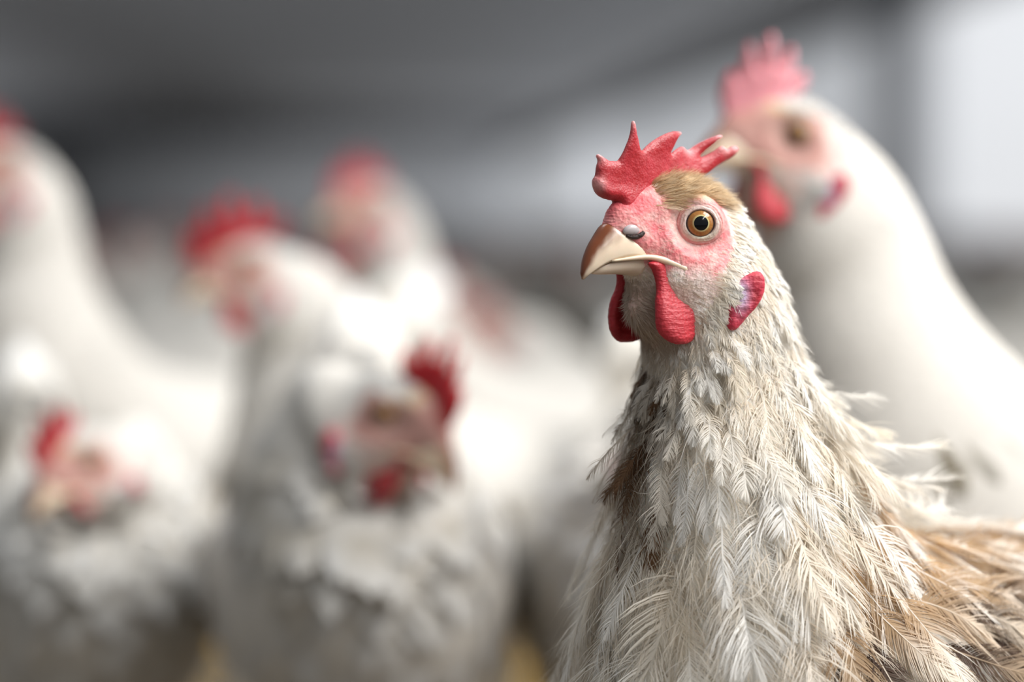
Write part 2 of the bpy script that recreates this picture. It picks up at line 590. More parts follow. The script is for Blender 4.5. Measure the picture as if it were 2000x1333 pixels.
def feather_mesh(P, Nn, Fd, L, W, a0, kap, beta, cb, ct, B, rng, seg=3, wb=0.34, fray=1.0, tipc=0.55, down=0.3, camber=0.25):
    """barbed feathers.  P,Nn,Fd (n,3); L,W,a0,kap,beta (n,); cb,ct (n,3) root and tip colours"""
    n = len(P)
    Sd = np.cross(Nn, Fd)
    t = (np.arange(B) + 0.5) / B
    al = a0[:, None] - kap[:, None] * t
    be = beta[:, None] * t
    Fb = Fd[:, None] * np.cos(be)[..., None] + Sd[:, None] * np.sin(be)[..., None]
    dr = Fb * np.cos(al)[..., None] + Nn[:, None] * np.sin(al)[..., None]
    nn = Nn[:, None] * np.cos(al)[..., None] - Fb * np.sin(al)[..., None]
    ss = np.cross(nn, dr)
    r = P[:, None] + np.cumsum(dr, 1) * (L / B)[:, None, None]
    prof = np.sin(PI * np.clip(t, 0, 1) ** 0.72) ** 0.75 * 0.85 + 0.15 * (1 - t)
    g0 = np.interp(t, [0, 0.3, 0.8, 1.0], [62, 50, 34, 16]) * PI / 180
    parts = []
    TAU = np.linspace(0, 1, seg + 1)
    wt = np.interp(TAU, [0, 0.5, 0.85, 1], [1.0, 0.85, 0.5, 0.12])
    nv = seg + 1
    for sg in (1, -1):
        cl = np.cumsum(rng.uniform(0, 1, (n, B)) < 0.17, 1)
        cl = cl + np.arange(n)[:, None] * (B + 1)
        table_g = rng.normal(0, 0.10, n * (B + 1) + B)
        table_n = rng.normal(0, 0.10, n * (B + 1) + B)
        dg = (table_g[cl] + rng.normal(0, 0.05, (n, B))) * fray
        dn = (table_n[cl] + rng.normal(0, 0.06, (n, B))) * fray
        loose = (1 - sstep(0.0, down, t))[None] if down > 0 else 0
        dn = dn + loose * rng.normal(0, 0.25, (n, B))
        g = g0[None] + dg + loose * rng.normal(0, 0.3, (n, B))
        ln = W[:, None] * prof[None] / np.sin(np.clip(g0 * 0.72, 0.35, 2))[None] * rng.uniform(0.86, 1.1, (n, B))
        ln = np.minimum(ln, W[:, None] * 1.9)
        pts = [r]
        p = r
        dirs = []
        for q in range(seg):
            gg = g * (1 - 0.62 * (q + 0.5) / seg)
            d = dr * np.cos(gg)[..., None] + sg * ss * np.sin(gg)[..., None] + nn * (dn - camber * (q + 0.5) / seg)[..., None]
            d = norm(d)
            dirs.append(d)
            p = p + d * (ln / seg)[..., None]
            pts.append(p)
        dirs.append(dirs[-1])
        pts = np.stack(pts, 2)                    # n,B,nv,3
        dirs = np.stack(dirs, 2)
        wd = norm(np.cross(nn[:, :, None] + 0 * dirs, dirs))
        wv = (wb * wt)[None, None, :, None] * (W[:, None, None, None] / W.mean()) ** 0.5
        A = pts - wd * wv * 0.5
        Bv = pts + wd * wv * 0.5
        V = np.stack([A, Bv], 3).reshape(-1, 3)   # n,B,nv,2
        m = n * B
        base = (np.arange(m) * nv * 2)[:, None, None]
        k = np.arange(seg)[None, :, None]
        q = base + np.concatenate([2 * k, 2 * k + 1, 2 * k + 3, 2 * k + 2], -1)
        kk = sstep(tipc - 0.3, tipc + 0.25, t[None, :, None] + 0.22 * TAU[None, None, :] + rng.normal(0, 0.03, (n, B))[..., None])
        col = cb[:, None, None] * (1 - kk[..., None]) + ct[:, None, None] * kk[..., None]
        col = np.repeat(col[:, :, :, None], 2, 3).reshape(-1, 3)
        parts.append((V, q.reshape(-1, 4), np.clip(col, 0, 1)))
    # shaft
    ws = (np.interp(t, [0, 1], [0.30, 0.06]))[None, :, None] * (W[:, None, None] / W.mean()) ** 0.5
    A = r - ss * ws + nn * 0.08
    Bv = r + ss * ws + nn * 0.08
    V = np.stack([A, Bv], 2).reshape(-1, 3)
    base = (np.arange(n) * B * 2)[:, None, None]
    k = np.arange(B - 1)[None, :, None]
    q = base + np.concatenate([2 * k, 2 * k + 1, 2 * k + 3, 2 * k + 2], -1)
    cs = np.repeat(np.clip(np.maximum(cb, ct) * 1.0, 0, 1), B * 2, 0)
    parts.append((V, q.reshape(-1, 4), cs))
    return join(parts)


def leaf_mesh(P, Nn, Fd, L, W, a0, kap, beta, cb, ct):
    """plain closed vanes for birds far out of focus and for the hidden side"""
    n = len(P)
    Sd = np.cross(Nn, Fd)
    m = 5
    t = np.linspace(0, 1, m)
    al = a0[:, None] - kap[:, None] * t
    be = beta[:, None] * t
    Fb = Fd[:, None] * np.cos(be)[..., None] + Sd[:, None] * np.sin(be)[..., None]
    dr = Fb * np.cos(al)[..., None] + Nn[:, None] * np.sin(al)[..., None]
    nn = Nn[:, None] * np.cos(al)[..., None] - Fb * np.sin(al)[..., None]
    ss = np.cross(nn, dr)
    r = P[:, None] + np.concatenate([np.zeros((n, 1, 3)), np.cumsum(dr[:, 1:], 1)], 1) * (L / (m - 1))[:, None, None]
    w = np.array([0.35, 0.85, 1.0, 0.75, 0.08])[None, :, None] * W[:, None, None]
    V = np.stack([r - ss * w - nn * w * 0.25, r, r + ss * w - nn * w * 0.25], 2).reshape(-1, 3)
    base = (np.arange(n) * m * 3)[:, None, None, None]
    k = np.arange(m - 1)[None, :, None, None]
    c = np.arange(2)[None, None, :, None]
    q = base + np.concatenate([k * 3 + c, k * 3 + c + 1, (k + 1) * 3 + c + 1, (k + 1) * 3 + c], -1)
    kk = sstep(0.3, 0.9, t)[None, :, None, None]
    col = np.broadcast_to(cb[:, None, None] * (1 - kk) + ct[:, None, None] * kk, (n, m, 3, 3)).reshape(-1, 3)
    return V, q.reshape(-1, 4), np.clip(col, 0, 1)


def strand_mesh(P, Nn, Fd, L, a0, kap, beta, w, cb, ct, seg=3):
    n = len(P)
    Sd = np.cross(Nn, Fd)
    p = P
    out = []
    T = np.linspace(0, 1, seg + 1)
    for i, tt in enumerate(T):
        al = a0 - kap * tt
        be = beta * tt
        Fb = Fd * np.cos(be)[:, None] + Sd * np.sin(be)[:, None]
        d = Fb * np.cos(al)[:, None] + Nn * np.sin(al)[:, None]
        nn = Nn * np.cos(al)[:, None] - Fb * np.sin(al)[:, None]
        s = np.cross(nn, d)
        ww = w[:, None] * np.interp(tt, [0, 0.6, 1], [1, 0.75, 0.08])
        out.append(np.stack([p - s * ww, p + s * ww], 1))
        p = p + d * (L / seg)[:, None]
    V = np.stack(out, 1).reshape(-1, 3)
    base = (np.arange(n) * (seg + 1) * 2)[:, None, None]
    k = np.arange(seg)[None, :, None]
    q = base + np.concatenate([2 * k, 2 * k + 1, 2 * k + 3, 2 * k + 2], -1)
    kk = T[None, :, None, None]
    col = np.broadcast_to(cb[:, None, None] * (1 - kk) + ct[:, None, None] * kk, (n, seg + 1, 2, 3)).reshape(-1, 3)
    return V, q.reshape(-1, 4), np.clip(col, 0, 1)


# ------------------------------------------------------------------ palette (true surface colours, linear)
WHITE = srgb(250, 248, 244)
CREAM = srgb(243, 233, 216)
SAND = srgb(214, 190, 156)
TAN = srgb(178, 148, 112)
BROWN = srgb(120, 88, 60)
DARKB = srgb(72, 48, 32)
PINK = srgb(226, 156, 150)
FWHITE = srgb(211, 210, 208)
FCREAM = srgb(199, 194, 186)
FSAND = srgb(170, 157, 134)
RED = srgb(164, 30, 36)
DRED = srgb(150, 22, 30)
ROSE = srgb(182, 46, 56)
LILAC = srgb(205, 178, 205)


def body_colour(P, t, blush=1.0):
    """skin / down colour over the design-space body surface"""
    u, v, w = P[..., 0], np.abs(P[..., 1]), P[..., 2]
    n1 = vnoise(P, 0.5, 3) * 0.5 + vnoise(P, 1.4, 4) * 0.5
    col = np.broadcast_to(srgb(240, 235, 226) if blush == 1.0 else srgb(205, 200, 192), P.shape).copy()
    ckk = np.exp(-((u + 4) / 10) ** 2 - ((w + 18) / 9) ** 2) * (t < 8)
    col = mixc(col, srgb(226, 184, 174), ckk * 0.8)
    r = np.sqrt((u - 2) ** 2 + (w) ** 2)
    head = 1 - sstep(6.5, 8.0, t)
    # pink bare face
    pink = (sstep(-15, -10, u) * sstep(-19, -11, w + 0.0 * u)) * (1 - sstep(7.5, 10.5, w - 0.25 * np.maximum(u - 8, 0) * 3))
    pink = np.clip(pink, 0, 1) * head
    pc = mixc(PINK, srgb(222, 112, 116), np.clip(0.5 + 0.6 * n1, 0, 1))
    pc = mixc(pc, srgb(214, 84, 92), sstep(10, 20, u) * sstep(0, 8, w))
    pc = mixc(pc, srgb(232, 196, 186), (1 - sstep(6, 9, r)) * 0.7)
    pink = np.clip(pink + 0.35 * (n1 - 0.1) * pink * (1 - pink) * 4, 0, 1)
    pale = np.clip(0.25 + 0.9 * vnoise(P * np.array([0.6, 1, 1.6]), 0.7, 12), 0, 1) * (1 - sstep(14, 20, u) * sstep(0, 6, w))
    pc = mixc(pc, srgb(232, 190, 180), pale * 0.55)
    col = mixc(col, pc * 1.0, pink) if blush == 1.0 else mixc(col, mixc(np.broadcast_to(srgb(170, 140, 128), P.shape), pc, blush + 0 * pink), pink)
    crown = sstep(6, 10, w) * (1 - sstep(6, 14, u)) * head
    col = mixc(col, srgb(196, 164, 124), crown)
    thr = sstep(14, 22, -w) * sstep(2, 8, u) * head
    col = mixc(col, srgb(190, 150, 134), thr * 0.8)
    return np.clip(col, 0, 1)


def build_body(root, pose, detail=1.0):
    nt, nph = int(430 * detail), int(200 * detail)
    # finer rows over the head
    t = np.concatenate([np.linspace(0, 9, nt, endpoint=False), np.linspace(9, NR - 1, nt // 2)])
    ph = np.linspace(0, 2 * PI, nph, endpoint=False)
    Tg, Pg = np.meshgrid(t, ph, indexing='ij')
    Pn = neutral(Tg, Pg)
    col = body_colour(Pn, Tg, 1.0 if detail > 0.6 else 0.22)
    if detail > 0.6:   # real creases in the face skin
        amp = (1 - sstep(7, 8, Tg)) * 0.12
        wr = vnoise(Pn * np.array([1, 1, 2.6]), 1.7, 9) * 0.6 + vnoise(Pn, 3.2, 10) * 0.4
        e = Pn - EYE0
        rr = np.sqrt(e[..., 0] ** 2 + e[..., 2] ** 2)
        ringw = np.sin(rr * 4.2 + 2.0 * vnoise(Pn, 0.5, 77)) * (1 - sstep(8, 13, rr)) * 0.35
        Pn = Pn + norm(Pn - np.array([0, 0, -8.0])) * ((wr + ringw) * amp)[..., None]
    P = pose(fatten(Pn, Tg, pose), pose.k(Tg)).reshape(-1, 3)
    m = len(t)
    F = grid_faces(m, nph, True)
    c0, c1 = P[:nph].mean(0), P[-nph:].mean(0)
    k = np.arange(nph)
    Fc = np.concatenate([np.stack([np.full(nph, m * nph), (k + 1) % nph, k], -1),
                         np.stack([np.full(nph, m * nph + 1), (m - 1) * nph + k, (m - 1) * nph + (k + 1) % nph], -1)])
    V = np.concatenate([P, c0[None], c1[None]])
    col = np.concatenate([col.reshape(-1, 3), col.reshape(-1, 3)[:1], col.reshape(-1, 3)[-1:]])
    parts = [(V, [F[:, ::-1], Fc[:, ::-1]], col)]
    YEL = srgb(206, 170, 96)
    for sg in (1, -1):   # thighs, shanks and toes grow out of the same body
        y = 32 * sg
        pth = np.array([(-105, y, -190), (-92, y * 1.1, -225), (-98, y * 1.1, -262), (-110, y, -294), (-108, y, -332), (-106, y, -374)], float)
        tt = np.linspace(0, 5, 26)
        pc = catmull(pth, tt)
        rd = np.interp(tt, [0, 1, 2, 3, 4, 5], [30, 23, 12, 7.0, 5.5, 6.0])
        Vt, Ft = tube(pc, rd, 14)
        cc = mixc(np.broadcast_to(CREAM, (len(Vt), 3)), np.broadcast_to(YEL, (len(Vt), 3)), sstep(262, 292, -Vt[:, 2]))
        parts.append((Vt, Ft, cc))
        for ang, ln in ((0, 52), (34, 44), (-34, 44), (180, 22)):
            a = math.radians(ang)
            d = np.array([math.cos(a), math.sin(a), 0])
            o = np.array([-106, y, -374.0])
            q = np.array([o, o + d * ln * 0.4 + [0, 0, -1], o + d * ln * 0.8 + [0, 0, -2.5], o + d * ln + [0, 0, -4]])
            Vt, Ft = tube(catmull(q, np.linspace(0, 3, 12)), np.interp(np.linspace(0, 3, 12), [0, 1, 2, 2.5, 3], [5, 4.2, 3.6, 2.2, 0.6]), 10)
            parts.append((Vt, Ft, YEL))
    V, F, col = join(parts)
    return mesh_from('body', to_local(V), F, M_SKIN if detail > 0.6 else M_BODY, root, col)


# ------------------------------------------------------------------ comb, wattles, lobes, beak, eyes
ZC = 2.778


def zpts(pts, voff=0.0):
    """outline read off the photo's head, laid in the bird's own upright plane (mm)"""
    A = np.array(pts, float) / ZC + np.array([1100, 220])
    return np.stack([(1317 + voff * 4.02 - A[:, 0]) / 4.79, -(A[:, 1] - 437) * 0.16], -1)


COMB = zpts([(280, 545), (268, 510), (276, 492), (262, 478), (215, 470), (180, 446), (157, 400), (156, 365), (168, 345), (170, 300), (178, 268),
             (170, 242), (180, 233), (200, 246), (228, 266), (255, 267), (272, 268), (290, 235), (310, 180), (330, 118), (337, 62),
             (347, 50), (360, 66), (370, 110), (386, 160), (395, 202), (412, 206), (440, 182), (488, 148), (545, 115), (600, 100), (650, 100),
             (664, 112), (640, 130), (616, 160), (598, 190), (582, 222), (600, 210), (640, 188), (672, 181), (697, 199), (717, 194),
             (760, 163), (800, 139), (838, 120), (866, 114), (872, 128), (850, 145), (832, 166), (800, 197), (772, 224), (768, 236), (800, 224),
             (838, 200), (862, 180), (882, 174), (902, 190), (925, 177), (955, 172), (970, 188), (960, 210), (930, 237), (890, 260),
             (850, 287), (805, 322), (760, 343), (720, 350), (690, 352), (660, 375), (600, 420), (560, 470), (520, 540), (440, 570), (340, 570)])
NEAR_W = [(470, 812), (492, 848), (508, 900), (508, 955), (492, 1010), (485, 1080), (488, 1150), (508, 1200), (555, 1240), (620, 1249), (680, 1228),
          (720, 1184), (736, 1120), (732, 1055), (705, 990), (680, 930), (650, 880), (600, 835), (540, 800)]
LOBE = [(1012, 858), (1038, 872), (1052, 915), (1047, 975), (1015, 1040), (965, 1100), (915, 1160), (882, 1178), (856, 1150), (858, 1090),
        (848, 1050), (838, 1010), (862, 990), (900, 1000), (900, 950), (930, 900), (975, 870)]
GENERIC_COMB = np.array([(22, 2), (27, 8), (28, 16), (25, 22), (22, 24), (20, 20), (17, 26), (15, 33), (12, 34), (9, 27), (6, 24), (4, 32), (1, 38), (-3, 37), (-4, 28),
                         (-8, 26), (-12, 32), (-17, 34), (-18, 27), (-17, 22), (-21, 23), (-27, 25), (-30, 21), (-25, 16), (-18, 12), (-10, 10), (0, 9), (12, 7)], float)


def flesh_colour(V, tipw, red=RED):
    n1 = vnoise(V, 0.6, 21)
    c = mixc(np.broadcast_to(red, V.shape), np.broadcast_to(ROSE, V.shape), np.clip(0.35 + 0.4 * n1, 0, 1))
    return c


def put(name, V, F, mat, root, col, pose):
    return mesh_from(name, to_local(pose(V)), F, mat, root, col)


def comb_part(root, pose, hi=True, cs=1.0, tilt=0.0, red=None, cx=0.64):
    if hi:
        poly = smooth_poly(COMB, 3)

        def T(X, Z):
            return 1.35 + 1.5 * (1 - sstep(8, 22, Z)) + 0.9 * (1 - sstep(6, 13, Z))

        def bow(x, z):
            return 1.6 * np.sin((x - 5) * 0.11) * sstep(10, 24, z) + 1.1 * sstep(16, 32, z) * np.sin(x * 0.3 + 1)
        V, Q = inflated(poly, T, 3.0, 0.36, bow)
        V[:, 1] += 0.05 * vnoise(V, 1.1, 5)
        c = flesh_colour(V, None)
        # frosted pale tips
        d = polydist(poly, V[:, 0], V[:, 2])
        edge = (1 - sstep(0.0, 0.9, -d))
        tips = 0 * d
        for tx, tz in zpts([(347, 52), (655, 108), (865, 120), (955, 185), (885, 182), (175, 240), (690, 190), (165, 395)]):
            tips = np.maximum(tips, np.exp(-((V[:, 0] - tx) ** 2 + (V[:, 2] - tz) ** 2) / 4.5))
        c = mixc(c, np.broadcast_to(srgb(226, 160, 158), V.shape), np.clip(tips * 0.85 + edge * 0.14, 0, 1))
    else:
        poly = smooth_poly(GENERIC_COMB, 2)
        poly[:, 0] = 26 + (poly[:, 0] - 26) * cx + (5 if cx > 0.9 else 0)
        poly[:, 1] = 8 + (poly[:, 1] - 8) * cs
        V, Q = inflated(poly, 2.6, 3.0, 0.8, lambda x, z: tilt * sstep(10, 34, z) + 1.5 * np.sin(x * 0.15))
        c = flesh_colour(V, None, DRED) if red is None else np.broadcast_to(red, V.shape)
    return put('comb', V, Q, M_COMB, root, c, pose)


def wattle_parts(root, pose, hi=True, ws=1.0):
    h = 0.4 if hi else 0.9
    poly = smooth_poly(zpts(NEAR_W, 10.0), 3)
    poly[:, 1] = -13 + (poly[:, 1] + 13) * ws
    for sg in (1, -1):
        V, Q = inflated(poly, 1.9, 2.4, h)
        z = -V[:, 2]
        x = V[:, 0]
        V[:, 1] += 1.6 * (1 - sstep(1, 9, x)) * (1 - sstep(24, 34, z)) + 1.4 * sstep(20, 34, z) * np.sin((x - 3) * 0.25) + 0.06 * np.sin(z * 3.1 + 1.8 * np.sin(x * 0.5) + 2.2 * vnoise(V, 0.35, 6)) * sstep(20, 26, z)
        V[:, 1] = sg * (V[:, 1] + 8.2 + 3.0 * sstep(14, 30, z) * 0.9)
        if sg < 0:
            Q = Q[:, ::-1]
            V[:, 0] = 8 + (V[:, 0] - 8) * 0.92 + 1.2
        c = flesh_colour(V, None, srgb(190, 48, 58) if sg > 0 else DRED)
        put('wattle', V, Q, M_WATTLE, root, c, pose)


def lobe_parts(root, pose, hi=True):
    h = 0.4 if hi else 0.9
    ang = math.radians(25)           # the lobe lies against the cheek, turned a little forward
    for sg in (1, -1):
        A = np.array(LOBE, float) / ZC + np.array([1100, 220])
        cx, cz = 1438.0, 590.0
        pol = np.stack([-(A[:, 0] - cx) * 0.16 / math.cos(math.radians(50) - ang), -(A[:, 1] - cz) * 0.16], -1)
        poly = smooth_poly(pol, 3)
        V, Q = inflated(poly, 1.7, 2.6, h)
        V[:, 1] += 0.18 * vnoise(V * np.array([1, 0, 1]), 1.3, 31)
        lil = np.exp(-((V[:, 0] - 1.0) / 2.3) ** 2 - ((V[:, 2] - 2.5) / 4.6) ** 2)
        lil = np.clip(lil * 1.5 * (1 - sstep(-4.0, -1.5, -V[:, 0] - 0.3 * V[:, 2])), 0, 1) if False else np.clip(lil * 1.3, 0, 1)
        c = mixc(flesh_colour(V, None, srgb(206, 52, 78)), np.broadcast_to(LILAC, V.shape), lil)
        ca, sa = math.cos(ang), math.sin(ang)
        X = V[:, 0] * ca + V[:, 1] * sa
        Y = -V[:, 0] * sa + V[:, 1] * ca
        W = np.stack([X - 10.2, Y + 20.2, V[:, 2] - 24.5], -1)
        W[:, 1] *= sg
        if sg < 0: Q = Q[:, ::-1]
        put('ear_lobe', W, Q, M_WATTLE, root, c, pose)


def u_loft(rows, flip=1, nt=40, na=28, pinch=1.0):
    """horn: rows of (ridge (u,w), edge (u,w), half width); the section is an arch closed by a shallow floor"""
    R = np.array([[r[0][0], r[0][1], r[1][0], r[1][1], r[2]] for r in rows], float)
    R = catmull(R, np.linspace(0, len(R) - 1, nt))
    a = np.linspace(-1, 1, na)
    sx = np.sin(a * PI / 2)
    hx = np.cos(a * PI / 2) ** pinch
    b = np.linspace(1, -1, 10)[1:-1]
    sec = np.concatenate([np.stack([sx, hx], -1), np.stack([b, 0.22 * (1 - b ** 2)], -1)])
    top = np.stack([R[:, 0], 0 * R[:, 0], R[:, 1]], -1)
    bot = np.stack([R[:, 2], 0 * R[:, 0], R[:, 3]], -1)
    V = bot[:, None] + (top - bot)[:, None] * sec[None, :, 1, None] + np.array([0, 1.0, 0]) * (R[:, 4, None] * sec[None, :, 0])[..., None]
    n = len(sec)
    F = grid_faces(nt, n, True)
    V = V.reshape(-1, 3)
    V = np.concatenate([V, [V[:n].mean(0)], [V[-n:].mean(0)]])
    k = np.arange(n)
    Fc = np.concatenate([np.stack([np.full(n, nt * n), (k + 1) % n, k], -1), np.stack([np.full(n, nt * n + 1), (nt - 1) * n + k, (nt - 1) * n + (k + 1) % n], -1)])
    return V, [F, Fc]


def beak_parts(root, pose, hi=True):
    up = [((17, -6.5), (9, -11.0), 7.6), ((24.0, -3.0), (15.5, -10.6), 7.3), ((29.0, 0.1), (22, -10.3), 6.3), ((33.8, -4.6), (27, -10.8), 5.0),
          ((36.2, -8.0), (31, -12.0), 3.9), ((38.0, -11.8), (34.4, -13.8), 2.8), ((38.7, -14.6), (36.8, -15.6), 1.6), ((38.5, -16.9), (38.0, -17.1), 0.35)]
    V, F = u_loft(up, pinch=0.95)
    # sides bulge over the gape, with the groove of the edge
    k = sstep(8, 20, V[:, 0])
    d_culm = np.abs(V[:, 1])
    tipk = sstep(28, 37.5, V[:, 0] - 0.25 * (V[:, 2] + 10))
    aa = np.linspace(-1, 1, 28)
    sec = np.concatenate([np.cos(aa * PI / 2), np.zeros(8)])
    frac = np.concatenate([np.tile(sec, 40), [0, 0]])
    streak = 0.06 * vnoise(V * np.array([0.3, 2.5, 0.5]), 1.0, 61)
    brown = np.clip(sstep(0.48, 0.85, frac + streak) * sstep(23, 29, V[:, 0]) * (1 - 0.4 * sstep(15, 17, -V[:, 2])) + tipk * 0.10, 0, 1)
    HORN = srgb(238, 216, 190)
    c = mixc(np.broadcast_to(HORN, V.shape), np.broadcast_to(srgb(118, 64, 36), V.shape), brown)
    c = mixc(c, np.broadcast_to(srgb(120, 96, 66), V.shape), sstep(-15.0, -17, V[:, 2]) * 0.6)
    parts = [(V, F, c)]
    for sg in (1, -1):    # the pale rim that runs back to the corner of the mouth
        pth = np.array([(30, 4.3, -11.4), (24, 5.9, -10.7), (18, 7.6, -10.3), (13.5, 9.4, -11.2), (10, 11.0, -12.6), (7.2, 12.3, -13.9), (5.4, 12.9, -14.8)]) * np.array([1, sg, 1])
        tt = np.linspace(0, 6, 30)
        Vt, Ft = tube(catmull(pth, tt), np.interp(tt, [0, 1, 3, 5, 6], [0.3, 0.6, 1.15, 1.35, 0.8]), 12)
        parts.append((Vt, Ft, srgb(236, 208, 180)))
    V, F, c = join(parts)
    put('upper_beak', V, F, M_BEAK, root, c, pose)
    lo = [((4, -13), (4, -19.5), 7.0), ((10, -11.5), (10, -18.3), 6.9), ((16, -10.6), (16, -16.6), 6.2), ((22, -10.8), (22, -15.7), 5.2), ((28, -11.6), (28, -15.6), 3.9),
          ((32.5, -13), (32, -15.6), 2.5), ((34.6, -14.3), (34.3, -15.4), 0.7)]
    lo2 = [(b, a, w) for a, b, w in lo]
    V, F = u_loft(lo2, pinch=0.7)
    c = mixc(np.broadcast_to(srgb(238, 214, 192), V.shape), np.broadcast_to(srgb(228, 168, 156), V.shape), 1 - sstep(8, 16, V[:, 0]))
    put('lower_beak', V, [f[:, ::-1] for f in F], M_BEAK, root, c, pose)
    if not hi: return
    for sg in (1, -1):    # waxy flap over each nostril, dark slit under it
        th, fi = np.meshgrid(np.linspace(0, PI, 18), np.linspace(0, 2 * PI, 26, endpoint=False), indexing='ij')
        U = np.stack([np.cos(th), np.sin(th) * np.cos(fi), np.sin(th) * np.sin(fi)], -1).reshape(-1, 3)
        V = U * np.array([2.9, 1.1, 1.7])
        V = V + np.array([0, 0, -0.05]) * (V[:, :1] ** 2)
        V = V + np.array([23.0, 5.6, -1.9])
        V[:, 1] -= 0.22 * (V[:, 0] - 22.8)
        V[:, 1] *= sg
        c = mixc(np.broadcast_to(srgb(186, 176, 176), V.shape), np.broadcast_to(srgb(160, 138, 136), V.shape), np.clip(vnoise(V, 1.5, 8), 0, 1))
        flap = put('nostril_flap', V, grid_faces(18, 26, True)[:, ::sg], M_BEAK, root, c, pose)
        pth = np.array([(25.0, 5.3, -3.7), (22.8, 6.2, -4.2), (20.6, 6.9, -3.5), (19.4, 7.2, -2.6)]) * np.array([1, sg, 1])
        tt = np.linspace(0, 3, 14)
        Vt, Ft = tube(catmull(pth, tt), np.interp(tt, [0, 1.2, 2.2, 3], [0.3, 0.75, 0.8, 0.6]), 10)
        V2, F2, c2 = join([(Vt, Ft, srgb(52, 40, 36))])
        put('nostril', V2, F2, M_SKIN, root, c2, pose)


def cap_grid(r0, r1, R, nr, na, ax, cen, lift=0.0):
    """spherical zone around an axis, from planar radius r0 to r1 on a ball of radius R"""
    rr = np.linspace(r0, r1, nr)
    a = np.linspace(0, 2 * PI, na, endpoint=False)
    z = np.sqrt(np.maximum(R * R - rr ** 2, 0)) + lift
    s = norm(np.cross(ax, [0, 0, 1.0]))
    b = np.cross(s, ax)
    V = cen + z[:, None, None] * ax + rr[:, None, None] * (np.cos(a)[None, :, None] * s + np.sin(a)[None, :, None] * b)
    return V.reshape(-1, 3), grid_faces(nr, na, True), np.repeat(rr, na), np.tile(a, nr)


def eye_parts(root, pose, hi=True):
    R = 6.0
    for sg in (1, -1):
        M = np.array([1, sg, 1.0])
        cen, ax = EYE0 * M, EAX * M
        if hi:
            n1, n2 = 24, 48
        else:
            n1, n2 = 10, 16
        th, fi = np.meshgrid(np.linspace(0, PI, n1), np.linspace(0, 2 * PI, n2, endpoint=False), indexing='ij')
        U = np.stack([np.sin(th) * np.cos(fi), np.sin(th) * np.sin(fi), np.cos(th)], -1).reshape(-1, 3)
        V = cen + U * (R - 0.03)
        eye = put('eye', V, grid_faces(n1, n2, True), M_EYE, root, np.broadcast_to(srgb(60, 52, 50), V.shape), pose)
        V, F, rr, aa = cap_grid(2.1, 4.35, R, 16 if hi else 4, 64 if hi else 16, ax, cen)
        fib = 0.5 + 0.5 * np.sin(aa * 37 + 3 * np.sin(aa * 11)) * np.sin(aa * 23 + rr * 2)
        c = mixc(np.broadcast_to(srgb(178, 124, 66), V.shape), np.broadcast_to(srgb(132, 82, 42), V.shape), fib * 0.6)
        c = mixc(c, np.broadcast_to(srgb(206, 196, 140), V.shape), 1 - sstep(2.3, 2.9, rr))
        c = mixc(c, np.broadcast_to(srgb(70, 58, 60), V.shape), sstep(3.75, 4.2, rr))
        iris = put('iris', V, F, M_EYE, root, c, pose)
        V, F, rr, aa = cap_grid(0.001, 2.25, R + 0.04, 6, 48 if hi else 16, ax, cen)
        pup = put('pupil', V, F, M_EYE, root, np.broadcast_to(srgb(8, 8, 10), V.shape), pose)
        iris.parent = eye
        pup.parent = eye
        if hi:      # wrinkled lids: concentric folds from the ball out into the face
            na, rings = 96, []
            rr = np.linspace(4.15, 7.6, 44)
            a = np.linspace(0, 2 * PI, na, endpoint=False)
            s = norm(np.cross(ax, [0, 0, 1.0]))
            b = np.cross(s, ax)
            z = np.interp(rr, [4.15, 4.4, 4.7, 5.1, 5.9, 6.9, 7.6], [3.7, 4.45, 4.72, 4.68, 4.3, 3.8, 2.6])
            A, Rg = np.meshgrid(a, rr)
            Zg = z[:, None] + 0.05 * np.sin(Rg * 7.5 + 1.6 * np.sin(A * 3) + 1.2 * np.sin(A * 7 + 1)) * sstep(4.8, 5.4, Rg) + 0.05 * np.sin(A * 41 + 4 * np.sin(Rg * 2)) * sstep(5.5, 6.5, Rg)
            el = 1 + 0.05 * np.cos(2 * A)
            V = cen + Zg[..., None] * ax + (Rg * el)[..., None] * (np.cos(A)[..., None] * s + np.sin(A)[..., None] * b)
            low = np.clip(-np.sin(A) if True else 0, 0, 1)
            PL = srgb(224, 196, 186)
            c = mixc(np.broadcast_to(PL, V.shape), np.broadcast_to(srgb(226, 156, 150), V.shape), sstep(5.4, 6.6, Rg))
            c = mixc(c, np.broadcast_to(srgb(214, 204, 180), V.shape), low * (1 - sstep(5.6, 6.6, Rg)) * 0.8)
            c = mixc(c, np.broadcast_to(srgb(120, 92, 92), V.shape), (1 - sstep(4.2, 4.45, Rg)) * 0.9)
            put('eyelid', V.reshape(-1, 3), grid_faces(44, na, True)[:, ::-sg], M_SKIN, root, c.reshape(-1, 3), pose)


# ------------------------------------------------------------------ plumage of the hen in focus
YAW = math.radians(40)
ROT_MAIN = PI + YAW
VIEW = np.array([math.cos(math.radians(90 - 40)), math.sin(math.radians(90 - 40)), 0.0])   # towards the camera, in hen space


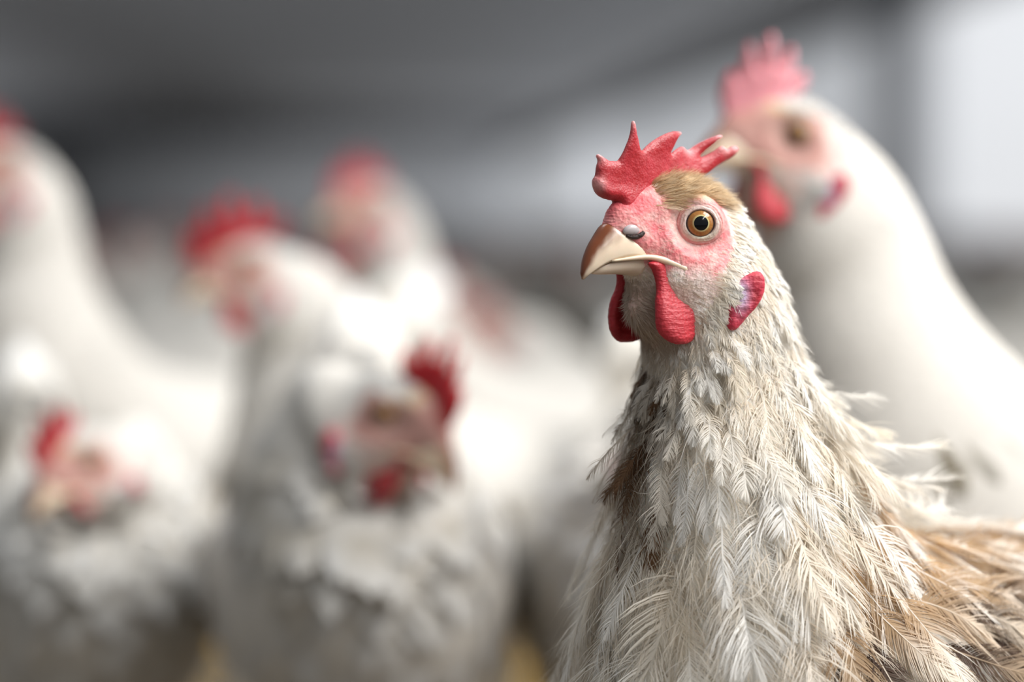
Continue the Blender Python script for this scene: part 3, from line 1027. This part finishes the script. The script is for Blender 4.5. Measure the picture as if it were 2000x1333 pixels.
def head_plumage(root, pose, rng):
    t, ph = [], []
    n = 90000
    T = rng.uniform(1.2, 9.4, n)
    PH = rng.uniform(0, 2 * PI, n)
    P, Nn, Fd = frame(T, PH, pose)
    u, v, w = P[:, 0], P[:, 1], P[:, 2]
    # even out by ring size
    vis = (Nn @ VIEW) > -0.45
    area_w = np.interp(T, [0, 3, 6, 9, 10], [0.15, 0.45, 0.8, 1, 1])
    keep = (rng.uniform(size=n) < area_w) & (vis | (rng.uniform(size=n) < 0.3))
    r_eye = np.linalg.norm(np.stack([u - EYE0[0] - 2, np.abs(v) - 12.0, w], -1), axis=1)
    eb = vnoise(P, 0.55, 71) * 1.6
    bare = (u > -12.5 + eb) & (w > -12 - 0.25 * (u + 5) + eb) & (w < 6.0 + eb * 0.6 - 0.10 * np.maximum(u, 0))
    keep &= ~((r_eye < 9.4))
    dens = np.where(bare, 0.07, 1.0)
    dens = np.where((u > 13.5 + eb) & (w > 0), 0.0, dens)
    dens = np.where((u > 15) & (w > -13), 0.0, dens)
    dens = np.where((u > 5) & (w <= -8) & (w > -17) & (np.abs(v) > 4), 0.04, dens)
    dens = np.where((w < -14) & (u > 0) & (u < 20), np.where(np.abs(v) < 8, 0.6, 0.25), dens)
    soft = np.clip(0.5 + (13.5 - u) / 7 + 0.5 * vnoise(P * np.array([0.5, 1.5, 1.5]), 1.3, 72), 0.0, 1)
    dens = np.where((w > 3) & (u > 4), dens * soft, dens)
    dens = np.where((u > -13) & (w <= -10) & (w > -26) & (np.abs(v) > 6), dens * 0.45, dens)
    dens = np.where((((u + 10.5) / 7.5) ** 2 + ((w + 24.5) / 8.5) ** 2 < 1) & (np.abs(v) > 8), dens * 0.12, dens)
    keep &= rng.uniform(size=n) < dens
    P, Nn, Fd, T, PH = P[keep], Nn[keep], Fd[keep], T[keep], PH[keep]
    u, v, w = P[:, 0], P[:, 1], P[:, 2]
    m = len(P)
    # cheek hair sweeps straight back and a little down
    back = norm(np.stack([-np.ones(m), 0 * u, -0.35 * np.ones(m)], -1))
    k = np.clip(sstep(-32, -26, w) * (1 - sstep(6, 8.5, T)), 0, 1)[:, None]
    Fd = norm(Fd * (1 - k) + back * k)
    Fd = norm(Fd - Nn * np.sum(Fd * Nn, -1, keepdims=True))
    crown = sstep(3.5, 6.5, w) * (1 - sstep(6, 8, T)) * (u > -20)
    nape = sstep(6.5, 8, T)
    L = 4.2 + 1.2 * rng.normal(size=m).clip(-1, 2) + 2.8 * nape + 1.6 * crown
    L = np.where(bare[keep], 2.6, L)
    clump = vnoise(P, 1.1, 40)
    beta = rng.normal(0, 0.25, m) + 0.45 * clump
    a0 = np.radians(rng.uniform(6, 24, m) + 12 * crown * (1 + vnoise(P, 1.6, 74)))
    kap = rng.uniform(0.0, 0.5, m)
    wd = rng.uniform(0.05, 0.11, m)
    R = rng.uniform(size=m)
    n2 = vnoise(P, 0.9, 41)
    cb = mixc(np.broadcast_to(CREAM, P.shape), np.broadcast_to(SAND, P.shape), R * 0.6)
    ct = mixc(np.broadcast_to(WHITE, P.shape), np.broadcast_to(CREAM, P.shape), R)
    ctan = mixc(np.broadcast_to(srgb(240, 214, 172), P.shape), np.broadcast_to(srgb(200, 162, 114), P.shape), np.clip(0.35 + 0.7 * n2 + 0.3 * (R - 0.5), 0, 1))
    ck = np.clip(crown * 1.0 * (1 - sstep(-16, -26, u)), 0, 1)
    R3 = rng.uniform(size=m)
    stk = np.clip(0.5 + 1.1 * vnoise(P * np.array([0.35, 1.6, 1.2]), 1.9, 73), 0, 1)
    ctan = mixc(ctan, np.broadcast_to(srgb(120, 84, 50), P.shape), stk * 0.4)
    ctan = mixc(ctan, np.broadcast_to(srgb(128, 92, 56), P.shape), (R3 > 0.82) * 0.8)
    ct = mixc(ct, mixc(ctan, np.broadcast_to(srgb(236, 218, 184), P.shape), (R > 0.5) * 0.8), ck)
    cb = mixc(cb, ctan * 0.9, ck)
    nk = sstep(6.0, 7.5, T) * sstep(-40, -12, w) * 0.35
    ct = mixc(ct, np.broadcast_to(SAND, P.shape), nk * np.clip(0.4 + n2, 0, 1))
    thr = ((u > 2) & (w < -16)).astype(float) * (1 - nape)
    ct = mixc(ct, np.broadcast_to(srgb(196, 172, 150), P.shape), thr * 0.6)
    cb = mixc(cb, np.broadcast_to(srgb(150, 120, 100), P.shape), thr * 0.7)
    V, Q, c = strand_mesh(P - Nn * 0.2, Nn, Fd, L, a0, kap, beta, wd, cb, ct)
    parts = [(V, Q, c)]
    # white ear tuft behind the eye
    mm = 1600
    tu, tw = rng.normal(-15.5, 2.6, mm), rng.normal(-8.5, 3.0, mm)
    # root the tuft on the near and far cheek
    for sg in (1, -1):
        T2 = rng.uniform(5.6, 7.4, mm)
        PH2 = sg * rng.uniform(0.7, 1.9, mm)
        P2, N2, F2 = frame(T2, PH2, pose)
        ok = (np.abs(P2[:, 0] + 16.5) < 4) & (np.abs(P2[:, 2] + 6.0) < 4.5)
        P2, N2, F2 = P2[ok], N2[ok], F2[ok]
        q = len(P2)
        if q == 0: continue
        d = norm(np.stack([-np.ones(q), 0 * P2[:, 0], -0.5 + 0 * P2[:, 0]], -1))
        d = norm(d - N2 * np.sum(d * N2, -1, keepdims=True))
        V, Q, c = strand_mesh(P2, N2, d, rng.uniform(4, 7, q), np.radians(rng.uniform(10, 28, q)), rng.uniform(0.3, 0.9, q), rng.normal(0, 0.2, q),
                              rng.uniform(0.12, 0.2, q), np.broadcast_to(CREAM, P2.shape), np.broadcast_to(WHITE, P2.shape))
        parts.append((V, Q, c))
    # a few stiff pale bristles by the ear lobe
    for sg in (1,):
        q = 26
        base = np.array([-6.5, 15.8, -27.0]) + rng.normal(0, 0.6, (q, 3))
        nn = np.tile(norm(np.array([0.5, 0.86, 0])), (q, 1))
        dd = norm(np.array([0.05, 0, -1.0]) + rng.normal(0, 0.14, (q, 3)))
        dd = norm(dd - nn * np.sum(dd * nn, -1, keepdims=True))
        V, Q, c = strand_mesh(base, nn, dd, rng.uniform(4, 9, q), np.radians(rng.uniform(5, 25, q)), rng.uniform(0, 0.4, q), rng.normal(0, 0.15, q),
                              rng.uniform(0.10, 0.2, q), np.broadcast_to(CREAM, (q, 3)), np.broadcast_to(WHITE, (q, 3)))
        parts.append((V, Q, c))
    V, F, c = join(parts)
    mesh_from('face_feathers', to_local(V), F, M_FEATHER, root, c, smooth=False)


LT = [5, 7, 8, 9, 10, 11, 12, 13, 16, 21]
LL = [5, 8, 11, 16, 23, 33, 43, 50, 52, 52]
LW = [1.3, 2.0, 2.8, 4.0, 5.8, 8.2, 11.0, 13.0, 13.5, 13.5]


def main_feather_colours(P, T, PH, rng):
    n = len(P)
    u, v, w = P[:, 0], P[:, 1], P[:, 2]
    R = rng.uniform(size=n)
    n1 = vnoise(P, 0.045, 50)
    n2 = vnoise(P, 0.11, 51)
    b = lambda c: np.broadcast_to(c, P.shape)
    cb = mixc(b(srgb(238, 228, 212)), b(srgb(222, 206, 184)), np.clip(R * 0.7 + 0.3 * n1, 0, 1))
    ct = mixc(b(WHITE), b(CREAM), np.clip(R * 0.8 + 0.2 * n2, 0, 1) ** 1.5)
    # warm buff patch low on the side of the breast
    buff = np.exp(-((u + 45) / 28) ** 2 - ((w + 108) / 24) ** 2) * 0.8
    ct = mixc(ct, b(srgb(234, 210, 180)), np.clip(buff * (0.5 + R), 0, 1) * 0.7)
    # front of the neck: dingy, some brown quills
    fr = sstep(-8, 8, u) * (1 - sstep(78, 96, -w)) * sstep(38, 52, -w) * sstep(-0.5, 0.5, -v / 20 + 0.3)
    ct = mixc(ct, b(srgb(178, 160, 134)), np.clip(fr * 0.8, 0, 1))
    cb = mixc(cb, b(srgb(140, 116, 90)), np.clip(fr * 0.9, 0, 1))
    dk = (R > 0.72) & (fr > 0.45)
    cb[dk] = DARKB * 1.3
    ct[dk] = BROWN
    # back, shoulder and wing: brown bars with cream tips
    back = sstep(-92, -118, u)
    sx = -u * 0.766 + np.abs(v) * 0.643            # how far back along the flank
    lim = np.interp(-w, [95, 118, 150, 200], [47, 34, 20, 8])
    flank = sstep(-5, 12, sx - lim) * (np.abs(v) > 18)
    k = np.clip(np.maximum(back, flank), 0, 1)
    R2 = rng.uniform(size=n)
    cbw = mixc(b(BROWN), b(DARKB), (R2 > 0.5) * 0.85)
    cbw = mixc(cbw, b(TAN), (R2 < 0.35) * 0.8)
    ctw = mixc(b(srgb(236, 222, 202)), b(srgb(196, 168, 134)), R ** 2)
    lowd = sstep(-104, -132, w) * (R2 > 0.35)
    cbw = mixc(cbw, b(DARKB), lowd * 0.6)
    ctw = mixc(ctw, b(TAN), lowd * (R > 0.6) * 0.6)
    top = sstep(-122, -104, w)
    cbw = mixc(cbw, b(srgb(206, 172, 130)), top * 0.85)
    ctw = mixc(ctw, b(WHITE), top * 0.8)
    use = rng.uniform(size=n) < k
    cb = np.where(use[:, None], cbw, cb)
    ct = np.where(use[:, None], ctw, ct)
    return cb, ct, use


def body_plumage(root, pose, rng, name, t0, t1, B, dens=1.0, side=None):
    def sp(t):
        return np.interp(t, LT, LL) * 0.34 / dens, np.interp(t, LT, LW) * 0.85 / dens
    T, PH = scatter(t0, t1, sp, rng, pose)
    P, Nn, Fd = frame(T, PH, pose)
    face = Nn @ VIEW
    near = face > np.where(T < 13.2, -0.88, -0.4)
    n = len(P)
    u, v, w = P[:, 0], P[:, 1], P[:, 2]
    inview = (u > -200) & (w > -190)
    L = np.interp(T, LT, LL) * rng.uniform(0.75, 1.2, n)
    W = np.interp(T, LT, LW) * rng.uniform(0.8, 1.15, n)
    a0 = np.radians(rng.uniform(8, 20, n))
    kap = np.radians(rng.uniform(8, 30, n))
    beta = rng.normal(0, 0.22, n)
    # breast feathers hang and part untidily, nape and shoulder ends flick outward
    hang = sstep(10, 12, T) * sstep(-60, 0, u)
    g = np.array([0, 0, -1.0])
    gd = norm(g - Nn * np.sum(Nn * g, -1, keepdims=True))
    Fd = norm(Fd * (1 - 0.55 * hang[:, None]) + gd * 0.55 * hang[:, None])
    rot = rng.normal(0, 0.16, n) * sstep(9, 12, T)
    Sd = np.cross(Nn, Fd)
    Fd = Fd * np.cos(rot)[:, None] + Sd * np.sin(rot)[:, None]
    edge = np.exp(-((PH + PI) % (2 * PI) - PI) ** 2 / 0.9) * sstep(9.6, 10.6, T) * (1 - sstep(12.6, 13.6, T))
    a0 = a0 + edge * np.radians(rng.uniform(0, 26, n))
    kap = kap - edge * np.radians(rng.uniform(0, 35, n))
    flick = (rng.uniform(size=n) < 0.35) * edge
    a0 = a0 + flick * np.radians(12)
    kap = kap - flick * np.radians(16)
    fr = (u > -8) & (T > 8.2) & (T < 12)
    a0 = a0 + fr * np.radians(rng.uniform(-4, 18, n)) + (fr & (T < 10.3)) * np.radians(rng.uniform(0, 22, n))
    L = np.where(fr, L * rng.uniform(0.75, 1.1, n), L)
    W = np.where(fr & (T < 12.6), W * 0.62, W)
    cb, ct, use = main_feather_colours(P, T, PH, rng)
    L = np.where(use, L * 0.74, L)
    W = np.where(use, W * 0.82, W)
    a0 = np.where(use, np.radians(rng.uniform(7, 14, n)), a0)
    kap = np.where(use, np.radians(rng.uniform(0, 14, n)), kap)
    P = P + Nn * np.where(use, 1.2, -0.4)[:, None]
    parts = []
    s = near & inview
    def sub(m, **kw):
        return feather_mesh(P[m], Nn[m], Fd[m], L[m], W[m], a0[m], kap[m], beta[m], cb[m], ct[m], B, rng, **kw)
    m1 = s & ~use
    m2 = s & use
    if m1.any(): parts.append(sub(m1, fray=1.7, wb=0.27, tipc=0.40, camber=0.35, down=0.4))
    if m2.any(): parts.append(sub(m2, fray=0.9, wb=0.42, tipc=0.58, camber=0.2, down=0.15))
    m3 = ~s
    if m3.any(): parts.append(leaf_mesh(P[m3], Nn[m3], Fd[m3], L[m3], W[m3], a0[m3], kap[m3], beta[m3], cb[m3], ct[m3]))
    if name == 'body_feathers' or name == 'neck_feathers':     # loose filaments between the feathers
        q = 5200 if name == 'body_feathers' else 3200
        T3 = rng.uniform(t0 + (2.2 if t0 < 8 else 0), min(t1, 16.5), q); PH3 = rng.uniform(0, 2 * PI, q)
        P3, N3, F3 = frame(T3, PH3, pose)
        c3, d3, use3 = main_feather_colours(P3, T3, PH3, rng)
        ok = ((N3 @ VIEW) > -0.3) & ~use3
        P3, N3, F3, c3, d3 = P3[ok], N3[ok], F3[ok], c3[ok], d3[ok]
        q = len(P3)
        g3 = norm(g - N3 * np.sum(N3 * g, -1, keepdims=True))
        F3 = norm(F3 + g3 * 0.7 + rng.normal(0, 0.3, (q, 3)))
        F3 = norm(F3 - N3 * np.sum(F3 * N3, -1, keepdims=True))
        sz = np.interp(T3[ok], LT, LL)
        parts.append(strand_mesh(P3 + N3 * rng.uniform(1, 5, q)[:, None] * (sz / 45)[:, None], N3, F3, sz * rng.uniform(0.3, 0.65, q), np.radians(rng.uniform(5, 40, q)),
                                 np.radians(rng.uniform(10, 90, q)), rng.normal(0, 0.9, q), rng.uniform(0.05, 0.12, q), c3, d3, seg=6))
    V, F, c = join(parts)
    print(name, n, 'feathers', len(V), 'verts')
    return mesh_from(name, to_local(V), F, M_FEATHER, root, c, smooth=False)


def quill_rows(root, pose, rng, hi=True, tone=None):
    """flight feathers along the folded wing and the tail fan, as closed vanes"""
    for sg in (1, -1):
        P, F_, L, W = [], [], [], []
        for i in range(16):
            k = i / 15
            P.append((-95 - 95 * k, sg * (70 + 2 * k - 10 * k * k), -190 + 34 * k))
            F_.append((-1, -sg * 0.12, 0.10 + 0.10 * k)); L.append(100 - 22 * k); W.append(9.5)
        for i in range(14):
            k = i / 13
            P.append((-80 - 85 * k, sg * (72 + 2 * k), -172 + 26 * k))
            F_.append((-1, -sg * 0.05, -0.02 + 0.12 * k)); L.append(62); W.append(9)
        P, F_, L, W = np.array(P, float), norm(np.array(F_, float)), np.array(L, float), np.array(W, float)
        n = len(P)
        Nn = np.tile(norm(np.array([0, sg, 0.25])), (n, 1))
        Nn = norm(Nn - F_ * np.sum(Nn * F_, -1, keepdims=True))
        if tone is None:
            cb = mixc(np.broadcast_to(BROWN, P.shape), np.broadcast_to(DARKB, P.shape), rng.uniform(size=n) * 0.7)
            ct = mixc(np.broadcast_to(TAN, P.shape), np.broadcast_to(CREAM, P.shape), rng.uniform(size=n) * 0.8)
        else:
            cb = np.broadcast_to(tone, P.shape); ct = np.broadcast_to(WHITE, P.shape)
        o = np.full(n, 0.03)
        if hi and sg > 0:
            V, Q, c = feather_mesh(P, Nn, F_, L, W, o + 0.03, o * 3, rng.normal(0, 0.05, n), cb, ct, 90, rng, wb=0.85, fray=0.5, tipc=0.75, down=0.08, camber=0.12)
        else:
            V, Q, c = leaf_mesh(P, Nn, F_, L, W, o, o * 3, rng.normal(0, 0.05, n), cb, ct)
        mesh_from('wing', to_local(V), Q, M_FEATHER if hi else M_BGF, root, c, smooth=False)
    n = 14
    k = np.linspace(-1, 1, n)
    P = np.stack([-250 + 0 * k, 10 * k, -96 + 0 * k - 4 * np.abs(k)], -1)
    F_ = norm(np.stack([-np.ones(n), 0.22 * k, 0.75 - 0.3 * np.abs(k)], -1))
    Nn = norm(np.stack([0.3 + 0 * k, k * 1.2, 0.8 + 0 * k], -1))
    Nn = norm(Nn - F_ * np.sum(Nn * F_, -1, keepdims=True))
    cc = BROWN if tone is None else tone
    V, Q, c = leaf_mesh(P, Nn, F_, np.full(n, 115.0), np.full(n, 13.0), np.full(n, 0.0), np.full(n, 0.2), 0.1 * k, np.broadcast_to(cc, P.shape), np.broadcast_to(CREAM if tone is None else WHITE, P.shape))
    mesh_from('tail', to_local(V), Q, M_FEATHER if hi else M_BGF, root, c, smooth=False)


def build_main_hen():
    rng = np.random.RandomState(7)
    pose = Pose()
    eye_w = at(1317, 437, 1.0)
    R = Matrix.Rotation(ROT_MAIN, 3, 'Z')
    off = R @ Vector((0.110, 0, 0))
    root = empty('hen', (eye_w.x - off.x, eye_w.y - off.y, 0), ROT_MAIN)
    tag(root, 'sharp cream and tan hen staring with an amber eye, ragged red comb', 'hen')
    build_body(root, pose, 1.0)
    comb_part(root, pose)
    wattle_parts(root, pose)
    lobe_parts(root, pose)
    beak_parts(root, pose)
    eye_parts(root, pose)
    head_plumage(root, pose, rng)
    body_plumage(root, pose, rng, 'neck_feathers', 6.6, 12.4, 54, 1.15)
    body_plumage(root, pose, rng, 'body_feathers', 12.2, 20.6, 90, 1.0)
    quill_rows(root, pose, rng)
    return root


MAIN = build_main_hen()

# ------------------------------------------------------------------ the flock


def flock_hen(pose, seed, cs=1.0, ws=1.0, tilt=0.0, dirt=0.4, red=None, cx=0.64, neck_shade=0.15):
    """a hen for the out-of-focus rows; returns its root"""
    rng = np.random.RandomState(seed)
    root = empty('hen')
    build_body(root, pose, 0.35)
    comb_part(root, pose, False, cs, tilt, red, cx)
    wattle_parts(root, pose, False, ws)
    lobe_parts(root, pose, False)
    beak_parts(root, pose, False)
    eye_parts(root, pose, False)

    def sp(t):
        return np.interp(t, LT, LL) * 0.26, np.interp(t, LT, LW) * 0.8
    T, PH = scatter(6.3, 20.8, sp, rng, pose)
    P, Nn, Fd = frame(T, PH, pose)
    n = len(P)
    b = lambda c: np.broadcast_to(c, P.shape)
    n1 = vnoise(P, 0.05, seed)
    R = rng.uniform(size=n)
    ct = mixc(b(FWHITE), b(FCREAM), R * 0.5)
    ct = mixc(ct, b(FSAND), np.clip((n1 - 0.25) * dirt * 1.6, 0, 0.8))
    front = sstep(-0.45, 0.35, -np.cos(PH)) * sstep(7, 9, T) * (1 - sstep(12.5, 14.5, T))      # shade painted into the colour on the front of the neck
    ct = mixc(ct, b(srgb(122, 112, 90)), front * neck_shade)
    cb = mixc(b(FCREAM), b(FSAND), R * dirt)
    cb = mixc(cb, b(srgb(122, 112, 90)), front * neck_shade)
    V, Q, c = leaf_mesh(P - Nn * 0.6, Nn, Fd, np.interp(T, LT, LL) * rng.uniform(0.5, 0.8, n), np.interp(T, LT, LW) * rng.uniform(0.6, 0.9, n), np.radians(rng.uniform(2, 7, n)),
                        np.radians(rng.uniform(8, 24, n)), rng.normal(0, 0.2, n), cb, ct)
    # short head feathers over crown and cheek
    m = 3500
    T2 = rng.uniform(3.0, 7.2, m); PH2 = rng.uniform(0, 2 * PI, m)
    P2, N2, F2 = frame(T2, PH2, pose)
    Pn = neutral(T2, PH2)
    ok = ((Pn[:, 2] > 8) & (Pn[:, 0] < 8)) | (Pn[:, 0] < -11) | ((Pn[:, 2] < -13) & (Pn[:, 0] < 4))
    P2, N2, F2 = P2[ok], N2[ok], F2[ok]
    q = len(P2)
    V2, Q2, c2 = leaf_mesh(P2 - N2 * 0.2, N2, F2, rng.uniform(4, 7, q), np.full(q, 0.9), np.radians(rng.uniform(5, 15, q)), np.radians(rng.uniform(5, 20, q)), rng.normal(0, 0.2, q),
                           np.broadcast_to(FCREAM, P2.shape), mixc(np.broadcast_to(FWHITE, P2.shape), np.broadcast_to(FSAND, P2.shape), rng.uniform(size=q) * dirt))
    V, F, c = join([(V, Q, c), (V2, Q2, c2)])
    mesh_from('feathers', to_local(V), F, M_BGF, root, c, smooth=False)
    quill_rows(root, pose, rng, False, srgb(226, 216, 200))
    root['pose'] = ''
    del root['pose']
    return root


def head_in_world(pose, rz, s):
    """where the point between the eyes lies relative to the root"""
    p = to_local(pose(np.zeros((1, 3))))[0] * s
    return Matrix.Rotation(rz, 3, 'Z') @ Vector(p)


def place(root, pose, px, py, D, yaw, s, label, group=None):
    """yaw 0 = beak to the left of the picture, positive turns the beak towards the camera; scale is fitted so the feet stand on the floor"""
    rz = PI + math.radians(yaw)
    w = at(px, py, D)
    zz = (to_local(pose(np.zeros((1, 3))))[0])[2]
    sc_ = w.z / zz if s is None else s
    h = head_in_world(pose, rz, sc_)
    root.location = (w.x - h.x, w.y - h.y, 0)
    root.rotation_euler = (0, 0, rz)
    root.scale = (sc_, sc_, sc_)
    tag(root, label, 'hen', group)
    print('hen at', [round(x, 3) for x in root.location], 'scale', round(sc_, 3), label)
    return root


UP = Pose(4, 14, -2, 0, 1.0)
BROAD = Pose(30, 14, -2, 0, 1.25)
FRONT = Pose(-4, 14, -2, -32, 1.2)
LEAN = Pose(14, -14, 8, 0, 1.35)
LOW = Pose(10, -78, 26, 50, 1.2)
DOWN = Pose(-14, -84, 22, -55, 1.2)
place(flock_hen(BROAD, 11, 0.98, 0.9, 3, red=srgb(222, 146, 154), neck_shade=0.9), BROAD, 1530, 262, 1.30, 24, None, 'tall white hen behind the sharp hen, large washed-out pink comb, facing left')  # comb colour paled to stand in for blown-out backlight
place(flock_hen(FRONT, 12, 0.9, 1.0, neck_shade=0.7), FRONT, 0, 325, 1.90, 48, None, 'white hen with a long neck, its red face cut off by the picture edge')
place(flock_hen(LEAN, 13, 1.1, 0.9, 2, cx=1.0, neck_shade=0.6), LEAN, 482, 522, 1.75, 10, None, 'white hen with a deep red comb and shaded face, looking left')
place(flock_hen(UP, 14, 0.9, 0.9, red=srgb(196, 84, 92), neck_shade=0.6), UP, 725, 402, 2.2, 10, None, 'white hen with pale red comb looking left, behind the deep red combed hen')
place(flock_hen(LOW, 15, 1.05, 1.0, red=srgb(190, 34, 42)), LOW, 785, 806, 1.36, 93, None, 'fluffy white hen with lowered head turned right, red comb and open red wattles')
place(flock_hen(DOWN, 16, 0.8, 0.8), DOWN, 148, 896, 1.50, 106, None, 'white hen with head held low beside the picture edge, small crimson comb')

FILL = Pose(6, -95, 25, 0, 1.2)
place(flock_hen(FILL, 17, 0.8, 0.8, neck_shade=0.0), FILL, 1310, 872, 1.41, 90, None, 'white hen whose pale flank shows low down left of the sharp hen\'s breast')

# rows further off: copies of three birds, spread over the shed floor
protos = []
rngf = np.random.RandomState(5)
PL = [Pose(2, -26, 0, 0, 1.2), Pose(16, -50, 10, 25, 1.3), Pose(-6, -36, 4, -35, 1.3)]
taken = [(o.location.x, o.location.y) for o in C.objects if o.parent is None and o.get('category') == 'hen']
spots = []
for (px, D) in ((1085, 3.0), (1960, 2.35), (290, 3.3), (300, 4.2), (1230, 2.7), (1800, 3.1)):
    spots.append(((px - 1000) / F_PX * D, D - 1.0))
tries = 0
while len(spots) < 52 and tries < 6000:
    tries += 1
    D = 2.5 + 9.5 * rngf.uniform() ** 1.5
    x = rngf.uniform(-0.19, 0.19) * D
    y = D - 1
    if all(((x - a) / 0.36) ** 2 + ((y - b) / 0.25) ** 2 > 1 for a, b in spots + taken):
        spots.append((x, y))
FAR = ['blurred pale hen far back between the sharp hen and the paler combed hen', 'blurred white hen at the right picture edge under the bright curtain',
       'blurred hen with dull pinkish face between the long-necked and the deep red combed hens', 'small pale hen far behind the neck of the long-necked hen',
       'white hen mostly hidden behind the neck of the sharp hen', 'white hen behind the tall hen with the pink comb']
for i, (x, y) in enumerate(spots):
    if i < 3:
        r = flock_hen(PL[i], 60 + i, 0.8, 0.8)
        protos.append(r)
    else:
        r = copy_tree(protos[i % 3])
    r.location = (x, y, 0)
    r.rotation_euler = (0, 0, (PI if rngf.uniform() < 0.7 else 0) + rngf.uniform(-0.35, 0.35))
    k = rngf.uniform(0.9, 1.02)
    r.scale = (k, k, k)
    if i < 6: tag(r, FAR[i], 'hen')
    else:
        px = 1000 + x / (y + 1) * F_PX
        where = ('beyond the long-necked hen at the picture edge' if px < 330 else 'beyond the hen with the deep red comb' if px < 720
                 else 'between the paler combed hen and the sharp hen' if px < 1150 else 'beyond the sharp hen' if px < 1560 else 'beyond the tall hen with the pink comb')
        tag(r, 'blurred white hen in the far flock ' + where, 'hen', 'distant flock ' + where)

# ------------------------------------------------------------------ the barn
AXIS = math.atan2(1000 - 630, F_PX)      # the shed runs a little to the left of the lens axis


def barn(name, boxes, mat, kind='structure', label=None):
    """boxes: (x0,x1,y0,y1,z0,z1) in shed space: x across, y along, one mesh"""
    Vs, Fs, o = [], [], 0
    for x0, x1, y0, y1, z0, z1 in boxes:
        v = np.array([(x, y, z) for x in (x0, x1) for y in (y0, y1) for z in (z0, z1)], float)
        f = np.array([(0, 1, 3, 2), (4, 6, 7, 5), (0, 4, 5, 1), (2, 3, 7, 6), (0, 2, 6, 4), (1, 5, 7, 3)])
        Vs.append(v); Fs.append(f + o); o += 8
    ob = mesh_from(name, np.concatenate(Vs), np.concatenate(Fs), mat, smooth=False)
    ob.location = (0, -1.0, 0)
    ob.rotation_euler = (0, 0, AXIS)
    if kind: ob['kind'] = kind
    if label: ob['label'] = label
    return ob


XR, XL = 4.4, -6.0
Y0, Y1 = -1.5, 78.0
TOPC = CAM_H + 0.37 * XR      # top of the curtain opening
EAVE = CAM_H + 0.455 * XR
M_LITTER = mat_plain('litter', srgb(120, 110, 96), 0.95, 0.35, 30, 0.6)
M_CEIL = mat_plain('ceiling_board', srgb(208, 210, 214), 0.7, 0.05, 1.0)
M_WALL = mat_plain('wall_board', srgb(180, 182, 186), 0.8, 0.08, 2.0)
M_BEAM = mat_plain('eave_beam', srgb(140, 142, 146), 0.7, 0.05, 3.0)
M_STRIP = mat_plain('pale_ceiling_strip', srgb(248, 248, 250), 0.5)  # strip coloured paler than the ceiling boards
M_CURT = mat_plain('daylit_curtain', srgb(230, 232, 236), 0.8, emit=(0.93, 0.96, 1.0), strength=0.42)
M_CURT2 = mat_plain('daylit_curtain_bright', srgb(235, 236, 240), 0.8, emit=(0.95, 0.97, 1.0), strength=0.75)
M_CURTL = mat_plain('daylit_curtain_left', srgb(235, 236, 240), 0.8, emit=(0.95, 0.97, 1.0), strength=0.4)
M_POST = mat_plain('steel_post', srgb(150, 152, 156), 0.5, 0.05, 5.0)
barn('floor', [(XL, XR, Y0, Y1, -0.1, -0.002)], M_LITTER)
barn('ceiling', [(XL, XR, 6.0, Y1, EAVE, EAVE + 0.05)], M_CEIL)
barn('trim_1', [(3.55, 4.1, 6.0, Y1, EAVE - 0.012, EAVE)], M_STRIP, label='pale strip along the ceiling')
barn('trim_2', [(XR - 0.05, XR + 0.1, 6.0, Y1, TOPC, EAVE)], M_BEAM, label='grey eave beam above the curtain openings')
barn('wall_right', [(XR, XR + 0.1, 3.0, Y1, 0, 0.34)], M_WALL)
barn('wall_left', [(XL - 0.1, XL, 3.0, Y1, 0, 0.34)], M_WALL)
barn('window_3', [(XL - 0.1, XL - 0.05, 3.0, 54.0, 0.34, EAVE)], M_CURTL, label='daylit curtain along the far side')
barn('trim_3', [(XL - 0.1, XL, 54.0, Y1, 0.34, EAVE)], M_WALL, label='solid boards closing the far side')
barn('wall_back', [(XL, XR, Y1, Y1 + 0.1, 0, EAVE)], mat_plain('end_wall', srgb(235, 236, 238), 0.8, 0.04, 2.0))
post_y = XR * F_PX / (1838 - 630)
barn('window_1', [(XR + 0.02, XR + 0.05, post_y, Y1, 0.34, TOPC)], M_CURT, label='translucent curtain along the side opening')
barn('window_2', [(XR + 0.02, XR + 0.05, 6.0, post_y, 0.34, TOPC)], M_CURT2, label='brighter translucent curtain right of the post')
pst = barn('steel_post', [(XR - 0.42, XR - 0.14, post_y - 0.14, post_y + 0.14, 0, EAVE)], M_POST, kind=None)
tag(pst, 'grey steel post standing against the bright curtain wall', 'post')
